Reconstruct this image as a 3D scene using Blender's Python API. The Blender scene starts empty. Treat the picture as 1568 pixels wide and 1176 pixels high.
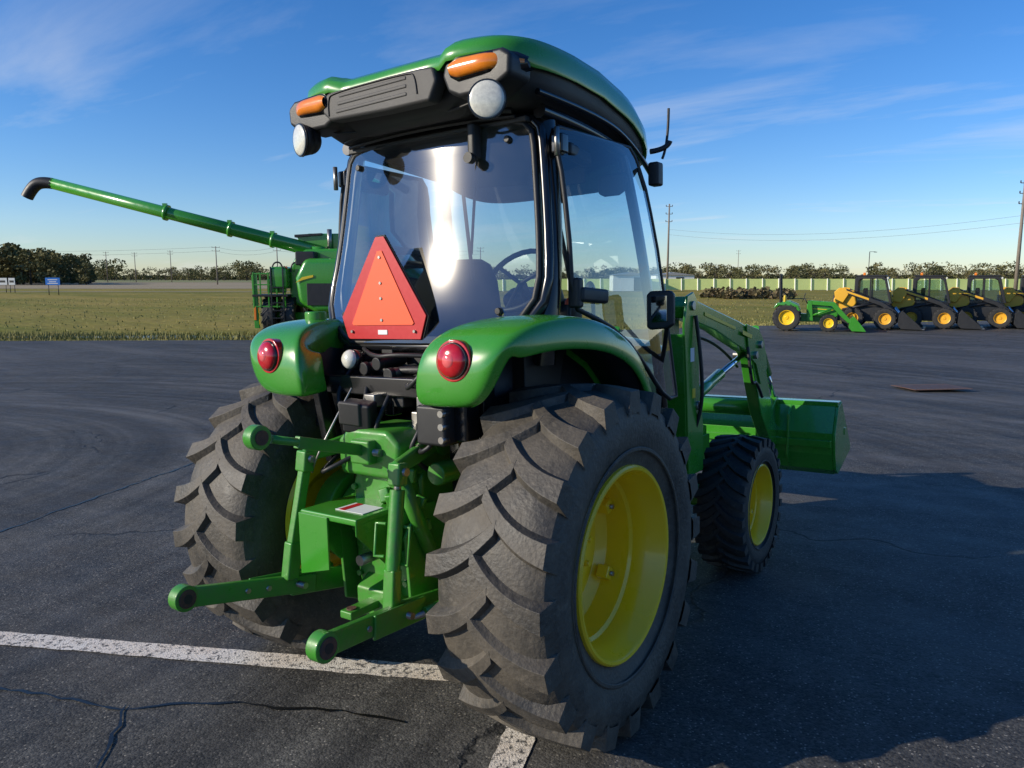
import bpy, bmesh, math, random
import numpy as np
from mathutils import Vector, Matrix, Euler
random.seed(4); rnd=random.random
def ru(a,b): return a+(b-a)*random.random()
sc=bpy.context.scene
# ------------------------------------------------------------------ frame
CAM=Vector((2.0155,-2.2989,1.5121)); YAW,PITCH,ROLL,FPX=.6104,.1008,-.0234,1156.22
FW=Vector((-math.sin(YAW),math.cos(YAW),0)); RT=Vector((math.cos(YAW),math.sin(YAW),0))
grad=FW*.0398-RT*.0234
upT=Vector((-grad.x,-grad.y,1)).normalized()
M=upT.rotation_difference(Vector((0,0,1))).to_matrix().to_4x4()   # car-park frame -> true vertical
Minv=M.inverted()
def sp(t,k): 
    x=t/k
    return t if x>30 else (0.0 if x<-30 else k*math.log1p(math.exp(x)))
def H(a,b): return .0398*sp(b-15,1.6)-.0234*(sp(a-5,.8)-sp(-a-5,.8))
def Hxy(p):
    d=Vector((p.x-CAM.x,p.y-CAM.y,0)); return H(d.dot(RT),d.dot(FW))
def W(a,b,dz=0.):
    p=Vector((CAM.x,CAM.y,0))+RT*a+FW*b
    p.z=H(a,b)+dz
    return p
# ------------------------------------------------------------------ materials
def mat(name,col,rough=.5,metal=0.,coat=0.,noise=0.,nscale=8.,col2=None,bump=0.,bscale=60.,spec=.5,rvar=0.,dust=0.,dcol=(.17,.145,.11)):
    m=bpy.data.materials.new(name); m.use_nodes=True; nt=m.node_tree; b=nt.nodes['Principled BSDF']
    b.inputs['Base Color'].default_value=(*col,1); b.inputs['Roughness'].default_value=rough
    b.inputs['Metallic'].default_value=metal; b.inputs['Coat Weight'].default_value=coat
    b.inputs['Coat Roughness'].default_value=.08; b.inputs['Specular IOR Level'].default_value=spec
    tc=nt.nodes.new('ShaderNodeTexCoord')
    if noise>0:
        n=nt.nodes.new('ShaderNodeTexNoise'); n.inputs['Scale'].default_value=nscale; n.inputs['Detail'].default_value=8; n.inputs['Roughness'].default_value=.65
        nt.links.new(tc.outputs['Object'],n.inputs['Vector'])
        r=nt.nodes.new('ShaderNodeValToRGB'); r.color_ramp.elements[0].position=.35; r.color_ramp.elements[1].position=.72
        c2=col2 if col2 else tuple(min(1,c*1.5+.01) for c in col)
        r.color_ramp.elements[0].color=(*col,1)
        r.color_ramp.elements[1].color=(*[col[i]*(1-noise)+c2[i]*noise for i in range(3)],1)
        nt.links.new(n.outputs['Fac'],r.inputs['Fac']); out=r.outputs['Color']
        if dust>0:
            n3=nt.nodes.new('ShaderNodeTexNoise'); n3.inputs['Scale'].default_value=38; n3.inputs['Detail'].default_value=9; n3.inputs['Roughness'].default_value=.75
            nt.links.new(tc.outputs['Object'],n3.inputs['Vector'])
            r3=nt.nodes.new('ShaderNodeValToRGB'); r3.color_ramp.elements[0].position=.52; r3.color_ramp.elements[1].position=.74
            r3.color_ramp.elements[1].color=(dust,dust,dust,1)
            nt.links.new(n3.outputs['Fac'],r3.inputs['Fac'])
            mx=nt.nodes.new('ShaderNodeMix'); mx.data_type='RGBA'; mx.inputs[7].default_value=(*dcol,1)
            nt.links.new(r3.outputs[0],mx.inputs[0]); nt.links.new(out,mx.inputs[6]); out=mx.outputs[2]
        nt.links.new(out,b.inputs['Base Color'])
        mr=nt.nodes.new('ShaderNodeMapRange'); mr.inputs['To Min'].default_value=max(0,rough-rvar); mr.inputs['To Max'].default_value=min(1,rough+rvar+.08)
        mr.inputs['From Min'].default_value=.3; mr.inputs['From Max'].default_value=.7
        nt.links.new(n.outputs['Fac'],mr.inputs['Value']); nt.links.new(mr.outputs[0],b.inputs['Roughness'])
    if bump>0:
        n2=nt.nodes.new('ShaderNodeTexNoise'); n2.inputs['Scale'].default_value=bscale; n2.inputs['Detail'].default_value=6
        nt.links.new(tc.outputs['Object'],n2.inputs['Vector'])
        bp=nt.nodes.new('ShaderNodeBump'); bp.inputs['Strength'].default_value=bump; bp.inputs['Distance'].default_value=.01
        nt.links.new(n2.outputs['Fac'],bp.inputs['Height']); nt.links.new(bp.outputs['Normal'],b.inputs['Normal'])
    return m
GREEN=mat('green_paint',(.042,.265,.020),.24,coat=.7,noise=.35,nscale=5,col2=(.065,.27,.032),rvar=.06)
GREEN2=mat('green_paint_worn',(.042,.265,.020),.38,coat=.25,noise=.55,nscale=14,col2=(.09,.19,.045),rvar=.12,bump=.1,bscale=40,dust=.5,dcol=(.12,.11,.065))
YELLOW=mat('yellow_paint',(.95,.62,.010),.30,coat=.5,noise=.3,nscale=6,col2=(.80,.50,.04),rvar=.08)
CYELLOW=mat('machine_yellow',(.80,.42,.02),.4,coat=.2,noise=.3,nscale=3,col2=(.6,.34,.05))
RUBBER=mat('tire_rubber',(.036,.033,.028),.58,noise=.9,nscale=5,col2=(.125,.105,.078),rvar=.10,bump=.35,bscale=70,dust=.6)
RUBBERF=mat('tire_rubber_front',(.014,.014,.014),.6,noise=.6,nscale=11,col2=(.05,.047,.04),rvar=.1,bump=.3,bscale=70,dust=.25)
BLACK=mat('black_plastic',(.012,.012,.013),.45,noise=.4,nscale=9,col2=(.03,.03,.03),bump=.12,bscale=400)
GREYP=mat('grey_textured_plastic',(.040,.038,.036),.5,noise=.4,nscale=6,col2=(.06,.058,.055),bump=.2,bscale=500)
SATIN=mat('black_painted_steel',(.010,.010,.011),.22,coat=.3)
STEEL=mat('bare_steel',(.38,.37,.35),.35,metal=.9,noise=.5,nscale=20,col2=(.2,.16,.12))
RUST=mat('rusty_steel',(.13,.055,.03),.75,noise=.8,nscale=40,col2=(.03,.03,.03),bump=.3,bscale=120)
CHROME=mat('chrome',(.75,.75,.75),.08,metal=1.)
MIRR=mat('mirror_glass',(.25,.27,.3),.05,metal=1.)
REDREF=mat('red_retroreflective',(.50,.012,.016),.35,noise=.3,nscale=60,col2=(.65,.03,.03))
ORANGE=mat('fluorescent_orange',(.95,.10,.02),.5,noise=.25,nscale=12,col2=(.80,.12,.04))
REDLENS=mat('red_lens',(.46,.006,.012),.12,coat=.8,noise=.5,nscale=70,col2=(.62,.03,.03))
AMBER=mat('amber_lens',(.85,.24,.008),.15,coat=.8,noise=.5,nscale=50,col2=(.6,.13,.004))
WHITEL=mat('lamp_lens',(.75,.73,.62),.18,coat=.8,noise=.6,nscale=80,col2=(.38,.38,.34))
SEAT=mat('seat_vinyl',(.004,.004,.005),.75,noise=.3,nscale=10,col2=(.006,.006,.007),spec=.2)
DEC=mat('decal_yellow',(.75,.55,.03),.4)
WHITE=mat('white_paint_metal',(.7,.7,.68),.5,noise=.3,nscale=4)
WOOD=mat('weathered_pole',(.20,.17,.14),.85,noise=.5,nscale=3)
SIGNB=mat('blue_sign',(.02,.17,.60),.4)
def glassmat(name,tint,haze,gr=.0,r2=.16,boost=1.5):
    m=bpy.data.materials.new(name); m.use_nodes=True; nt=m.node_tree; nt.nodes.clear(); N=nt.nodes.new; L=nt.links.new
    o=N('ShaderNodeOutputMaterial'); t=N('ShaderNodeBsdfTransparent'); t.inputs[0].default_value=(*tint,1)
    g=N('ShaderNodeBsdfGlossy'); g.inputs['Roughness'].default_value=.02; g.inputs[0].default_value=(1,1,1,1)
    g2=N('ShaderNodeBsdfGlossy'); g2.inputs['Roughness'].default_value=r2; g2.inputs[0].default_value=(1,.96,.9,1)
    d=N('ShaderNodeBsdfDiffuse'); d.inputs[0].default_value=(.6,.6,.58,1)
    fr=N('ShaderNodeFresnel'); fr.inputs[0].default_value=1.5
    mu=N('ShaderNodeMath'); mu.operation='MULTIPLY'; mu.inputs[1].default_value=boost; L(fr.outputs[0],mu.inputs[0]); mu.use_clamp=True
    m1=N('ShaderNodeMixShader'); L(mu.outputs[0],m1.inputs[0]); L(t.outputs[0],m1.inputs[1]); L(g.outputs[0],m1.inputs[2])
    tc=N('ShaderNodeTexCoord'); no=N('ShaderNodeTexNoise'); no.inputs['Scale'].default_value=9; no.inputs['Detail'].default_value=6; L(tc.outputs['Object'],no.inputs['Vector'])
    mr=N('ShaderNodeMapRange'); mr.inputs['From Min'].default_value=.3; mr.inputs['From Max'].default_value=.8; mr.inputs['To Min'].default_value=haze*.4; mr.inputs['To Max'].default_value=haze*1.6; L(no.outputs[0],mr.inputs['Value'])
    m2=N('ShaderNodeMixShader'); L(mr.outputs[0],m2.inputs[0]); L(m1.outputs[0],m2.inputs[1]); L(d.outputs[0],m2.inputs[2])
    m3=N('ShaderNodeMixShader'); m3.inputs[0].default_value=gr; L(m2.outputs[0],m3.inputs[1]); L(g2.outputs[0],m3.inputs[2])
    L(m3.outputs[0],o.inputs[0]); return m
GLASS=glassmat('cab_glass',(.78,.86,.84),.022,.016,.12,3.2)
GLASSS=glassmat('side_glass',(.82,.90,.89),.012,.002,.16,1.8)
DGLASS=mat('dark_glass',(.02,.025,.03),.06,coat=.5)
# ------------------------------------------------------------------ builders
PAR=None
def link(o,parent=None):
    sc.collection.objects.link(o)
    p=parent if parent is not None else PAR
    if p is not None: o.parent=p
    return o
def root(name,mw=None):
    global PAR
    e=bpy.data.objects.new(name,None); e.empty_display_size=.3; sc.collection.objects.link(e)
    if mw is not None: e.matrix_world=mw
    PAR=e; return e
def mesh(name,v,f,m,smooth=False,bevel=0,sub=0,solid=0,parent=None,seg=2,noparent=False):
    me=bpy.data.meshes.new(name); me.from_pydata([tuple(x) for x in v],[],f); me.materials.append(m)
    bm=bmesh.new(); bm.from_mesh(me); bmesh.ops.recalc_face_normals(bm,faces=bm.faces); bm.to_mesh(me); bm.free()
    o=bpy.data.objects.new(name,me)
    if noparent: sc.collection.objects.link(o)
    else: link(o,parent)
    if smooth: me.polygons.foreach_set('use_smooth',[True]*len(me.polygons))
    if solid:
        s=o.modifiers.new('s','SOLIDIFY'); s.thickness=solid; s.offset=0
    if sub:
        s=o.modifiers.new('u','SUBSURF'); s.levels=sub; s.render_levels=sub
    if bevel:
        b=o.modifiers.new('b','BEVEL'); b.width=bevel; b.segments=seg; b.limit_method='ANGLE'; b.angle_limit=.6
        if not smooth: 
            me.polygons.foreach_set('use_smooth',[True]*len(me.polygons))
            o.modifiers.new('w','WEIGHTED_NORMAL')
    return o
def box(name,c,s,m,rot=(0,0,0),bevel=.004,taper=1.):
    R=Euler(rot).to_matrix(); v=[]
    for z in (-.5,.5):
        k=taper if z>0 else 1
        for x,y in ((-.5,-.5),(.5,-.5),(.5,.5),(-.5,.5)):
            v.append(Vector(c)+R@Vector((x*s[0]*k,y*s[1]*k,z*s[2])))
    return mesh(name,v,[(0,1,2,3),(4,5,6,7),(0,1,5,4),(1,2,6,5),(2,3,7,6),(3,0,4,7)],m,bevel=bevel)
def prism(name,pts,a0,a1,m,axis='x',bevel=.004):
    n=len(pts); v=[]
    for a in (a0,a1):
        for p in pts:
            v.append({'x':(a,p[0],p[1]),'y':(p[0],a,p[1]),'z':(p[0],p[1],a)}[axis])
    f=[tuple(range(n)),tuple(range(n,2*n))]+[(i,(i+1)%n,n+(i+1)%n,n+i) for i in range(n)]
    return mesh(name,v,f,m,bevel=bevel)
def cyl(name,p0,p1,r,m,r2=None,n=20,bevel=0,smooth=True):
    p0,p1=Vector(p0),Vector(p1); d=(p1-p0).normalized(); u=d.orthogonal().normalized(); w=d.cross(u); r2=r if r2 is None else r2
    v=[];
    for p,rr in ((p0,r),(p1,r2)):
        for i in range(n):
            t=2*math.pi*i/n; v.append(p+(u*math.cos(t)+w*math.sin(t))*rr)
    f=[tuple(range(n)),tuple(range(n,2*n))]+[(i,(i+1)%n,n+(i+1)%n,n+i) for i in range(n)]
    o=mesh(name,v,f,m,bevel=bevel)
    me=o.data
    for p in me.polygons: p.use_smooth=len(p.vertices)==4
    return o
def tube(name,pts,r,m,smoothc=True,cyclic=False):
    cu=bpy.data.curves.new(name,'CURVE'); cu.dimensions='3D'; cu.bevel_depth=r; cu.bevel_resolution=3
    s=cu.splines.new('NURBS' if smoothc else 'POLY'); s.points.add(len(pts)-1)
    for i,p in enumerate(pts): s.points[i].co=(*p,1)
    s.use_cyclic_u=cyclic
    if smoothc: s.order_u=3; s.use_endpoint_u=True; s.resolution_u=8
    cu.materials.append(m); cu.use_fill_caps=True
    return link(bpy.data.objects.new(name,cu))
def bar(name,p0,p1,w,h,m,up=(0,0,1),w2=None,h2=None,bevel=.004):
    p0,p1=Vector(p0),Vector(p1); d=(p1-p0).normalized(); s=d.cross(Vector(up)).normalized(); u=s.cross(d)
    w2=w2 or w; h2=h2 or h; v=[]
    for p,a,b in ((p0,w,h),(p1,w2,h2)):
        for i,j in ((-1,-1),(1,-1),(1,1),(-1,1)): v.append(p+s*i*a/2+u*j*b/2)
    return mesh(name,v,[(0,1,2,3),(4,5,6,7),(0,1,5,4),(1,2,6,5),(2,3,7,6),(3,0,4,7)],m,bevel=bevel)
def lathe(name,prof,c,m,n=64,sx=1,smooth=True):
    v=[];f=[]
    for x,r in prof:
        for i in range(n):
            t=2*math.pi*i/n; v.append((c[0]+sx*x,c[1]+r*math.cos(t),c[2]+r*math.sin(t)))
    k=len(prof)
    for j in range(k-1):
        for i in range(n): f.append((j*n+i,j*n+(i+1)%n,(j+1)*n+(i+1)%n,(j+1)*n+i))
    o=mesh(name,v,f,m,smooth=smooth)
    if smooth:
        e=o.modifiers.new('e','EDGE_SPLIT'); e.split_angle=.6
    return o
def grid(name,rows,m,sub=0,solid=0,smooth=True):
    n=len(rows[0]); v=[p for r in rows for p in r]; f=[]
    for j in range(len(rows)-1):
        for i in range(n-1): f.append((j*n+i,j*n+i+1,(j+1)*n+i+1,(j+1)*n+i))
    return mesh(name,v,f,m,smooth=smooth,sub=sub,solid=solid)
def dome(name,c,r,depth,axis,m,n=28,k=7):
    ax=Vector(axis).normalized(); u=ax.orthogonal().normalized(); w=ax.cross(u); v=[];f=[]
    for j in range(k):
        a=(j/k)*math.pi/2
        for i in range(n):
            t=2*math.pi*i/n; v.append(Vector(c)+(u*math.cos(t)+w*math.sin(t))*r*math.cos(a)+ax*depth*math.sin(a))
    v.append(Vector(c)+ax*depth)
    for j in range(k-1):
        for i in range(n): f.append((j*n+i,j*n+(i+1)%n,(j+1)*n+(i+1)%n,(j+1)*n+i))
    for i in range(n): f.append(((k-1)*n+i,(k-1)*n+(i+1)%n,len(v)-1))
    return mesh(name,v,f,m,smooth=True)
def interp(x,pts):
    if x<=pts[0][0]: return pts[0][1]
    for (a,b),(c,d) in zip(pts,pts[1:]):
        if x<=c: return b+(d-b)*(x-a)/(c-a)
    return pts[-1][1]
def wheel(prefix,xc,yc,R,w,nl,rr,sx,delta,mt=None,lh=None,ph=0,disc=0.,hw0=.023,hw1=.036,segn=120,ex=.020):
    mt=mt or RUBBER; lh=lh or .038*R; Rc=R-lh; c=(xc,yc,R)
    cr=[(0,Rc),(.15,Rc-.003*R),(.28,Rc-.012*R),(.39,Rc-.030*R),(.455,Rc-.062*R),(.492,.83*R),(.5,.76*R)]
    P=[(-.40,rr),(-.42,rr+.05*R),(-.47,.66*R)]+[(-a,b) for a,b in reversed(cr)]
    P=P+[(-a,b) for a,b in reversed(P[:-1])]
    lathe(prefix+'_tire_carcass',[(a*w,b) for a,b in P],c,mt,n=segn,sx=sx)
    lathe(prefix+'_sidewall_ring',[(.478*w,.635*R),(.487*w,.64*R),(.487*w,.655*R),(.48*w,.66*R)],c,mt,n=segn,sx=sx)
    def rc(x): return interp(abs(x)/w,cr)
    V=[];F=[]
    K=10; pitch=2*math.pi/nl
    for side in (1,-1):
        for i in range(nl):
            th0=i*pitch+(pitch/2 if side<0 else 0)+ph
            base=len(V); jit=ru(-.0015,.0015)
            for k in range(K+2):
                t=min(1,k/K); x=(-.085+t*.581)*w
                th=th0+delta*(.70*(1-(1-t)**2.4)+.30*t)
                hw=hw0+(hw1-hw0)*t**1.3+jit
                rt_=R-.024*R*(max(0,t)**2.4)
                if k==K+1: x=.499*w; rt_=.855*R
                rb=rc(x)-.004 if k<K+1 else .835*R
                if k==K: rb=.845*R
                for (dr,s) in ((rb,-hw-ex),(rt_,-hw),(rt_,hw),(rb,hw+ex)):
                    a=th+s/R
                    V.append((xc+sx*side*x,yc+dr*math.cos(a),R+dr*math.sin(a)))
            for k in range(K+1):
                o=base+4*k
                for q in range(3): F.append((o+q,o+q+1,o+q+5,o+q+4))
            F.append((base,base+1,base+2,base+3))
    mesh(prefix+'_tire_lugs',V,F,mt,bevel=.005,seg=2)
    s=w/.431; q=rr/.335
    rp=[(.175*s,.345*q),(.186*s,.343*q),(.192*s,.336*q),(.190*s,.326*q),(.180*s,.320*q),(.150*s,.316*q),(.135*s,.305*q),(.06*s,.298*q),(.05*s,.286*q),(-.06*s,.280*q),(-.07*s,.29*q),(-.15*s,.312*q),(-.18*s,.320*q),(-.19*s,.330*q),(-.18*s,.345*q)]
    lathe(prefix+'_rim_barrel',rp,c,YELLOW,n=80,sx=sx)
    d=disc
    dp=[(.005+d,.283*q),(-.012+d,.268*q),(-.030+d,.245*q),(-.030+d,.19*q),(-.012+d,.165*q),(.006+d,.145*q),(.006+d,.085*q),(.006+d,.04*q)]
    lathe(prefix+'_rim_disc',dp,c,YELLOW,n=64,sx=sx)
    lathe(prefix+'_rim_disc_back',[(x-.012,r) for x,r in dp],c,YELLOW,n=64,sx=sx)
    cyl(prefix+'_hub',(xc+sx*(d-.02),yc,R),(xc+sx*(d+.035),yc,R),.075*q,YELLOW,r2=.06*q,n=28)
    for i in range(8):
        t=2*math.pi*i/8+.2; y=yc+.115*q*math.cos(t); z=R+.115*q*math.sin(t)
        cyl(prefix+'_bolt_%d'%i,(xc+sx*(d+.0),y,z),(xc+sx*(d+.028),y,z),.012*q,YELLOW,n=6)
    for i in range(6):
        t=2*math.pi*i/6+.5; y=yc+.262*q*math.cos(t); z=R+.262*q*math.sin(t)
        box(prefix+'_rim_lug_%d'%i,(xc+sx*(d+.02),y,z),(.05*s,.045*q,.05*q),YELLOW,rot=(t,0,0),bevel=.006)
        cyl(prefix+'_rim_lug_bolt_%d'%i,(xc+sx*(d+.03*s),y,z),(xc+sx*(d+.058*s),y,z),.010*q,STEEL,n=6)
    y=yc+.3*q*math.cos(2.6); z=R+.3*q*math.sin(2.6)
    cyl(prefix+'_valve',(xc+sx*.10*s,y,z),(xc+sx*.14*s,y*1+.0,z-.02),.006,BLACK,n=8)
# ==================================================================== TRACTOR
T=root('tractor')
wheel('rear_right',.6925,0,.62,.431,20,.335,1,.25,disc=-.045,ph=.05)
wheel('rear_left',-.6925,0,.62,.431,20,.335,-1,.25,disc=-.045,ph=.12)
wheel('front_right',.655,1.8805,.382,.27,26,.222,1,.30,mt=RUBBERF,disc=-.01,hw0=.014,hw1=.022,lh=.018,segn=64,ex=.007)
wheel('front_left',-.655,1.8805,.382,.27,26,.222,-1,.30,mt=RUBBERF,disc=-.01,hw0=.014,hw1=.022,lh=.018,segn=64,ex=.007)
# fenders
PATH=[(-.385,1.188,.300,.50,.02),(-.408,1.205,.285,.560,.035),(-.414,1.28,.290,.61,.055),(-.404,1.365,.310,.64,.075),(-.358,1.432,.345,.665,.09),(-.25,1.470,.39,.70,.10),(-.08,1.485,.44,.725,.11),(.10,1.470,.47,.745,.11),(.27,1.42,.50,.745,.10),(.41,1.35,.51,.74,.09),(.52,1.25,.52,.735,.08),(.59,1.13,.52,.73,.07)]
for s,nm in ((1,'right'),(-1,'left')):
    rows=[]
    for y,z,xi,xo,dr in PATH:
        d=Vector((0,0-y,.55-z)).normalized()
        if z<1.4 and y<-.3: d=Vector((0,.95,.1))
        def P(x,o): return Vector((s*x,y,z))+d*o
        rows.append([P(xi,.13),P(xi,.022),P(xi+.008,.004),P(xi+.03,0),P((xi+xo)/2,-.004),P(xo-.07,.002),P(xo-.028,.008),P(xo-.010,.024),P(xo-.002,dr*.7),P(xo,dr),P(xo-.012,dr+.005)])
    grid('fender_'+nm,rows,GREEN,sub=2,solid=.006)
    rows=[]
    for y,z,xi,xo,dr in PATH:
        d=Vector((0,-y,.55-z)).normalized()
        rows.append([Vector((s*(xi+.0),y,z))+d*o for o in (.10,.3,.45)])
    rows=[r for r in rows[4:]]
    grid('wheel_well_'+nm,rows,BLACK,solid=.006)
    rows=[]
    for y,z,xi,xo,dr in PATH[3:]:
        d=Vector((0,-y,.55-z)).normalized()
        rows.append([Vector((s*xx,y,z))+d*.075 for xx in (xi+.01,xo-.03)])
    grid('fender_liner_'+nm,rows,BLACK,solid=.004)
    c=Vector((s*.466,-.404,1.345)); ax=Vector((s*.05,-1,.06)).normalized()
    cyl('tail_lamp_bezel_'+nm,c-ax*.03,c+ax*.012,.069,REDLENS,n=36,bevel=.004)
    cyl('tail_lamp_ring_'+nm,c+ax*.008,c+ax*.02,.062,SATIN,r2=.058,n=36)
    dome('tail_lamp_lens_'+nm,c+ax*.018,.056,.024,ax,REDLENS)
    dome('tail_lamp_center_'+nm,c+ax*.036,.024,.010,ax,mat('lens_center_'+nm,(.75,.12,.12),.1,coat=.8))
    cyl('fender_cap_'+nm,(s*.50,.02,1.48),(s*.50,.02,1.50),.018,BLACK,n=14,bevel=.003)
cyl('fuel_cap',(-.50,-.14,1.465),(-.50,-.14,1.515),.045,GREEN2,n=24,bevel=.006)
cyl('fuel_cap_neck',(-.50,-.14,1.44),(-.50,-.14,1.475),.036,BLACK,n=24)
# ---- cab frame
def rearY(z,x): 
    base=interp(z,[(1.36,-.085),(1.385,-.072),(1.41,-.060),(1.44,-.046),(1.48,-.030),(1.54,-.010),(1.62,.012),(1.70,.031),(1.78,.046),(1.86,.058),(1.95,.070),(2.05,.082),(2.19,.096),(2.3,.105)])
    return base-.050*(1-(x/.53)**2)
def halfW(z): return interp(z,[(1.36,.27),(1.385,.31),(1.41,.38),(1.44,.44),(1.48,.49),(1.54,.527),(1.62,.533),(2.10,.478),(2.15,.468),(2.18,.44),(2.195,.38)])
zs=[1.385,1.41,1.44,1.48,1.54,1.62,1.70,1.78,1.86,1.95,2.05,2.10,2.15,2.18,2.195]
rows=[[Vector((x*halfW(z),rearY(z,x*halfW(z))-.012,z)) for x in [i/10-1 for i in range(21)]] for z in zs]
grid('rear_window_glass',rows,GLASS)
outline=[(halfW(z),z) for z in zs]+[(-halfW(z),z) for z in reversed(zs)]
tube('rear_window_seal',[Vector((x,rearY(z,x)-.008,z)) for x,z in outline],.011,BLACK,smoothc=False,cyclic=True)
outl2=[(x*1.05,1.79+(z-1.79)*1.04) for x,z in outline]
tube('rear_window_frame',[Vector((x,rearY(z,x)+.012,z)) for x,z in outl2],.020,SATIN,smoothc=False,cyclic=True)
rows=[[Vector((x*halfW(z),rearY(z,x*halfW(z))-.009,z)) for x in [i/8-1 for i in range(17)]] for z in (1.385,1.40,1.41)]
grid('rear_window_band',rows,BLACK)
for x,z in ((-.40,1.50),(.40,1.50),(-.40,2.12),(.38,2.13)): cyl('glass_bolt',(x,rearY(z,x)+.0,z),(x,rearY(z,x)-.028,z),.013,BLACK,n=14,bevel=.003)
for s,nm in ((1,'right'),(-1,'left')):
    rows=[]
    for z,x,y in ((1.30,.545,.03),(1.42,.555,.035),(1.54,.56,.055),(1.8,.545,.10),(2.05,.517,.125),(2.24,.495,.14)):
        rows.append([Vector((s*(x-.05),y-.03,z)),Vector((s*(x-.015),y-.04,z)),Vector((s*(x+.02),y-.015,z)),Vector((s*(x+.025),y+.04,z)),Vector((s*(x-.02),y+.05,z)),Vector((s*(x-.05),y-.03,z))])
    grid('rear_pillar_'+nm,rows,SATIN,sub=1)
    def dx(y,z): return interp(z,[(1.1,.64),(1.5,.615),(1.8,.60),(2.0,.575),(2.2,.53)])+.05*math.sin(max(0,min(1,(y-.08)/.9))*math.pi)*.7+ (y-.08)*.02
    zz=[1.09,1.13,1.18,1.24,1.30,1.36,1.42,1.46,1.50,1.6,1.75,1.9,2.0,2.08,2.13,2.165]
    ymn=lambda z: interp(z,[(1.09,.86),(1.14,.74),(1.24,.62),(1.36,.46),(1.42,.35),(1.46,.25),(1.49,.14),(1.53,.105),(2.12,.105),(2.165,.14)])
    ymx=lambda z: interp(z,[(1.09,.955),(1.5,.87),(2.0,.735),(2.12,.70),(2.165,.65)])
    rows=[[Vector((s*dx(y,z),y,z)) for y in [ymn(z)+(ymx(z)-ymn(z))*i/10 for i in range(11)]] for z in zz]
    grid('door_glass_'+nm,rows,GLASSS)
    ol=[(ymn(z),z) for z in zz]+[(ymx(z),z) for z in reversed(zz)]
    tube('door_seal_'+nm,[Vector((s*(dx(y,z)-.004),y,z)) for y,z in ol],.010,BLACK,smoothc=False,cyclic=True)
    tube('front_pillar_'+nm,[(s*.50,.74,2.18),(s*.535,.80,1.9),(s*.565,.88,1.5),(s*.58,.97,1.1),(s*.58,.99,1.0)],.024,SATIN)
    tube('roof_rail_'+nm,[(s*.50,.08,2.22),(s*.52,.4,2.21),(s*.50,.76,2.17)],.028,SATIN)
    prism('lower_cab_side_'+nm,[(.10,1.45),(.35,1.36),(.55,1.2),(.62,1.02),(.99,1.02),(.99,.95),(.5,.90),(-.05,1.05),(-.05,1.45)],s*.44,s*.50,BLACK)
    bar('door_handle_'+nm,(s*.635,.12,1.555),(s*.655,.29,1.545),.03,.055,BLACK,bevel=.012)
    box('door_handle_base_'+nm,(s*.615,.125,1.56),(.05,.04,.11),BLACK,bevel=.01)
    box('door_hinge_top_'+nm,(s*.56,.12,2.10),(.05,.05,.07),SATIN,bevel=.008)
    cyl('hinge_pin_'+nm,(s*.575,.075,2.05),(s*.575,.075,2.15),.010,STEEL,n=12)
    bar('door_arm_'+nm,(s*.56,.16,2.09),(s*.54,.36,2.075),.045,.05,BLACK,bevel=.012)
tube('windshield_sill',[(-.56,.96,1.30),(0,1.02,1.30),(.56,.96,1.30)],.02,SATIN)
tube('windshield_header',[(-.5,.74,2.17),(0,.79,2.18),(.5,.74,2.17)],.028,SATIN)
rows=[[Vector((x*w,y+.05*(1-x*x),z)) for x in [i/4-1 for i in range(9)]] for z,y,w in ((1.02,.97,.57),(1.5,.88,.55),(1.9,.80,.53),(2.17,.74,.50))]
grid('windshield_glass',rows,GLASSS)
# ---- roof
def rtop(x,y):
    z=interp(y,[(-.20,2.420),(-.10,2.428),(0,2.429),(.35,2.425),(.55,2.395),(.69,2.36),(.85,2.30),(1.03,2.225)])
    return z+.026*max(0,min(1,(abs(x)-.27)/.05))-.004
NP=96
def rout(hw,y0,y1,n=4.8):
    pts=[]
    for i in range(NP):
        t=2*math.pi*i/NP; c,s=math.cos(t),math.sin(t)
        x=hw*math.copysign(abs(c)**(2/n),c); y=(y0+y1)/2+(y1-y0)/2*math.copysign(abs(s)**(2/n),s)
        if y<(y0+y1)/2: y+=.022*max(0,min(1,(.29-abs(x))/.04))
        pts.append((x,y))
    return pts
def roofring(hw,y0,y1,dz,rear=None):
    out=[]
    for x,y in rout(hw,y0,y1):
        d=dz
        if rear is not None: d=rear+(dz-rear)*max(0,min(1,(y+.16)/.12))
        zt=rtop(x,y) if dz>-.05 else rtop(.5,y)-(.018 if (abs(x)<.27 and y<0) else 0)
        out.append(Vector((x,y,zt+d)))
    return out
def ringloft(name,rings,m,cap0=False,cap1=False):
    n=len(rings[0]); v=[p for r in rings for p in r]; f=[]
    for j in range(len(rings)-1):
        for i in range(n): f.append((j*n+i,j*n+(i+1)%n,(j+1)*n+(i+1)%n,(j+1)*n+i))
    if cap0: f.append(tuple(range(n)))
    if cap1: f.append(tuple(range((len(rings)-1)*n,len(rings)*n)))
    o=mesh(name,v,f,m,smooth=True); 
    e=o.modifiers.new('e','EDGE_SPLIT'); e.split_angle=.75
    return o
ringloft('roof_cap',[roofring(.560,-.165,1.02,-.110,-.070),roofring(.584,-.200,1.04,-.118,-.078),roofring(.588,-.206,1.043,-.105,-.066),roofring(.584,-.200,1.035,-.055,-.036),roofring(.566,-.182,1.01,-.016),roofring(.535,-.155,.98,-.003),roofring(.47,-.10,.92,.0),roofring(.36,-.04,.84,.004),roofring(.29,.02,.75,.010),roofring(.24,.08,.70,.018),roofring(.12,.2,.6,.022)],GREEN,cap1=True)
ringloft('roof_liner',[roofring(.46,.0,.90,-.225),roofring(.52,-.08,.98,-.218),roofring(.550,-.125,1.00,-.19),roofring(.566,-.145,1.015,-.15),roofring(.572,-.16,1.025,-.10,-.06)],BLACK,cap0=True)
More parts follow.
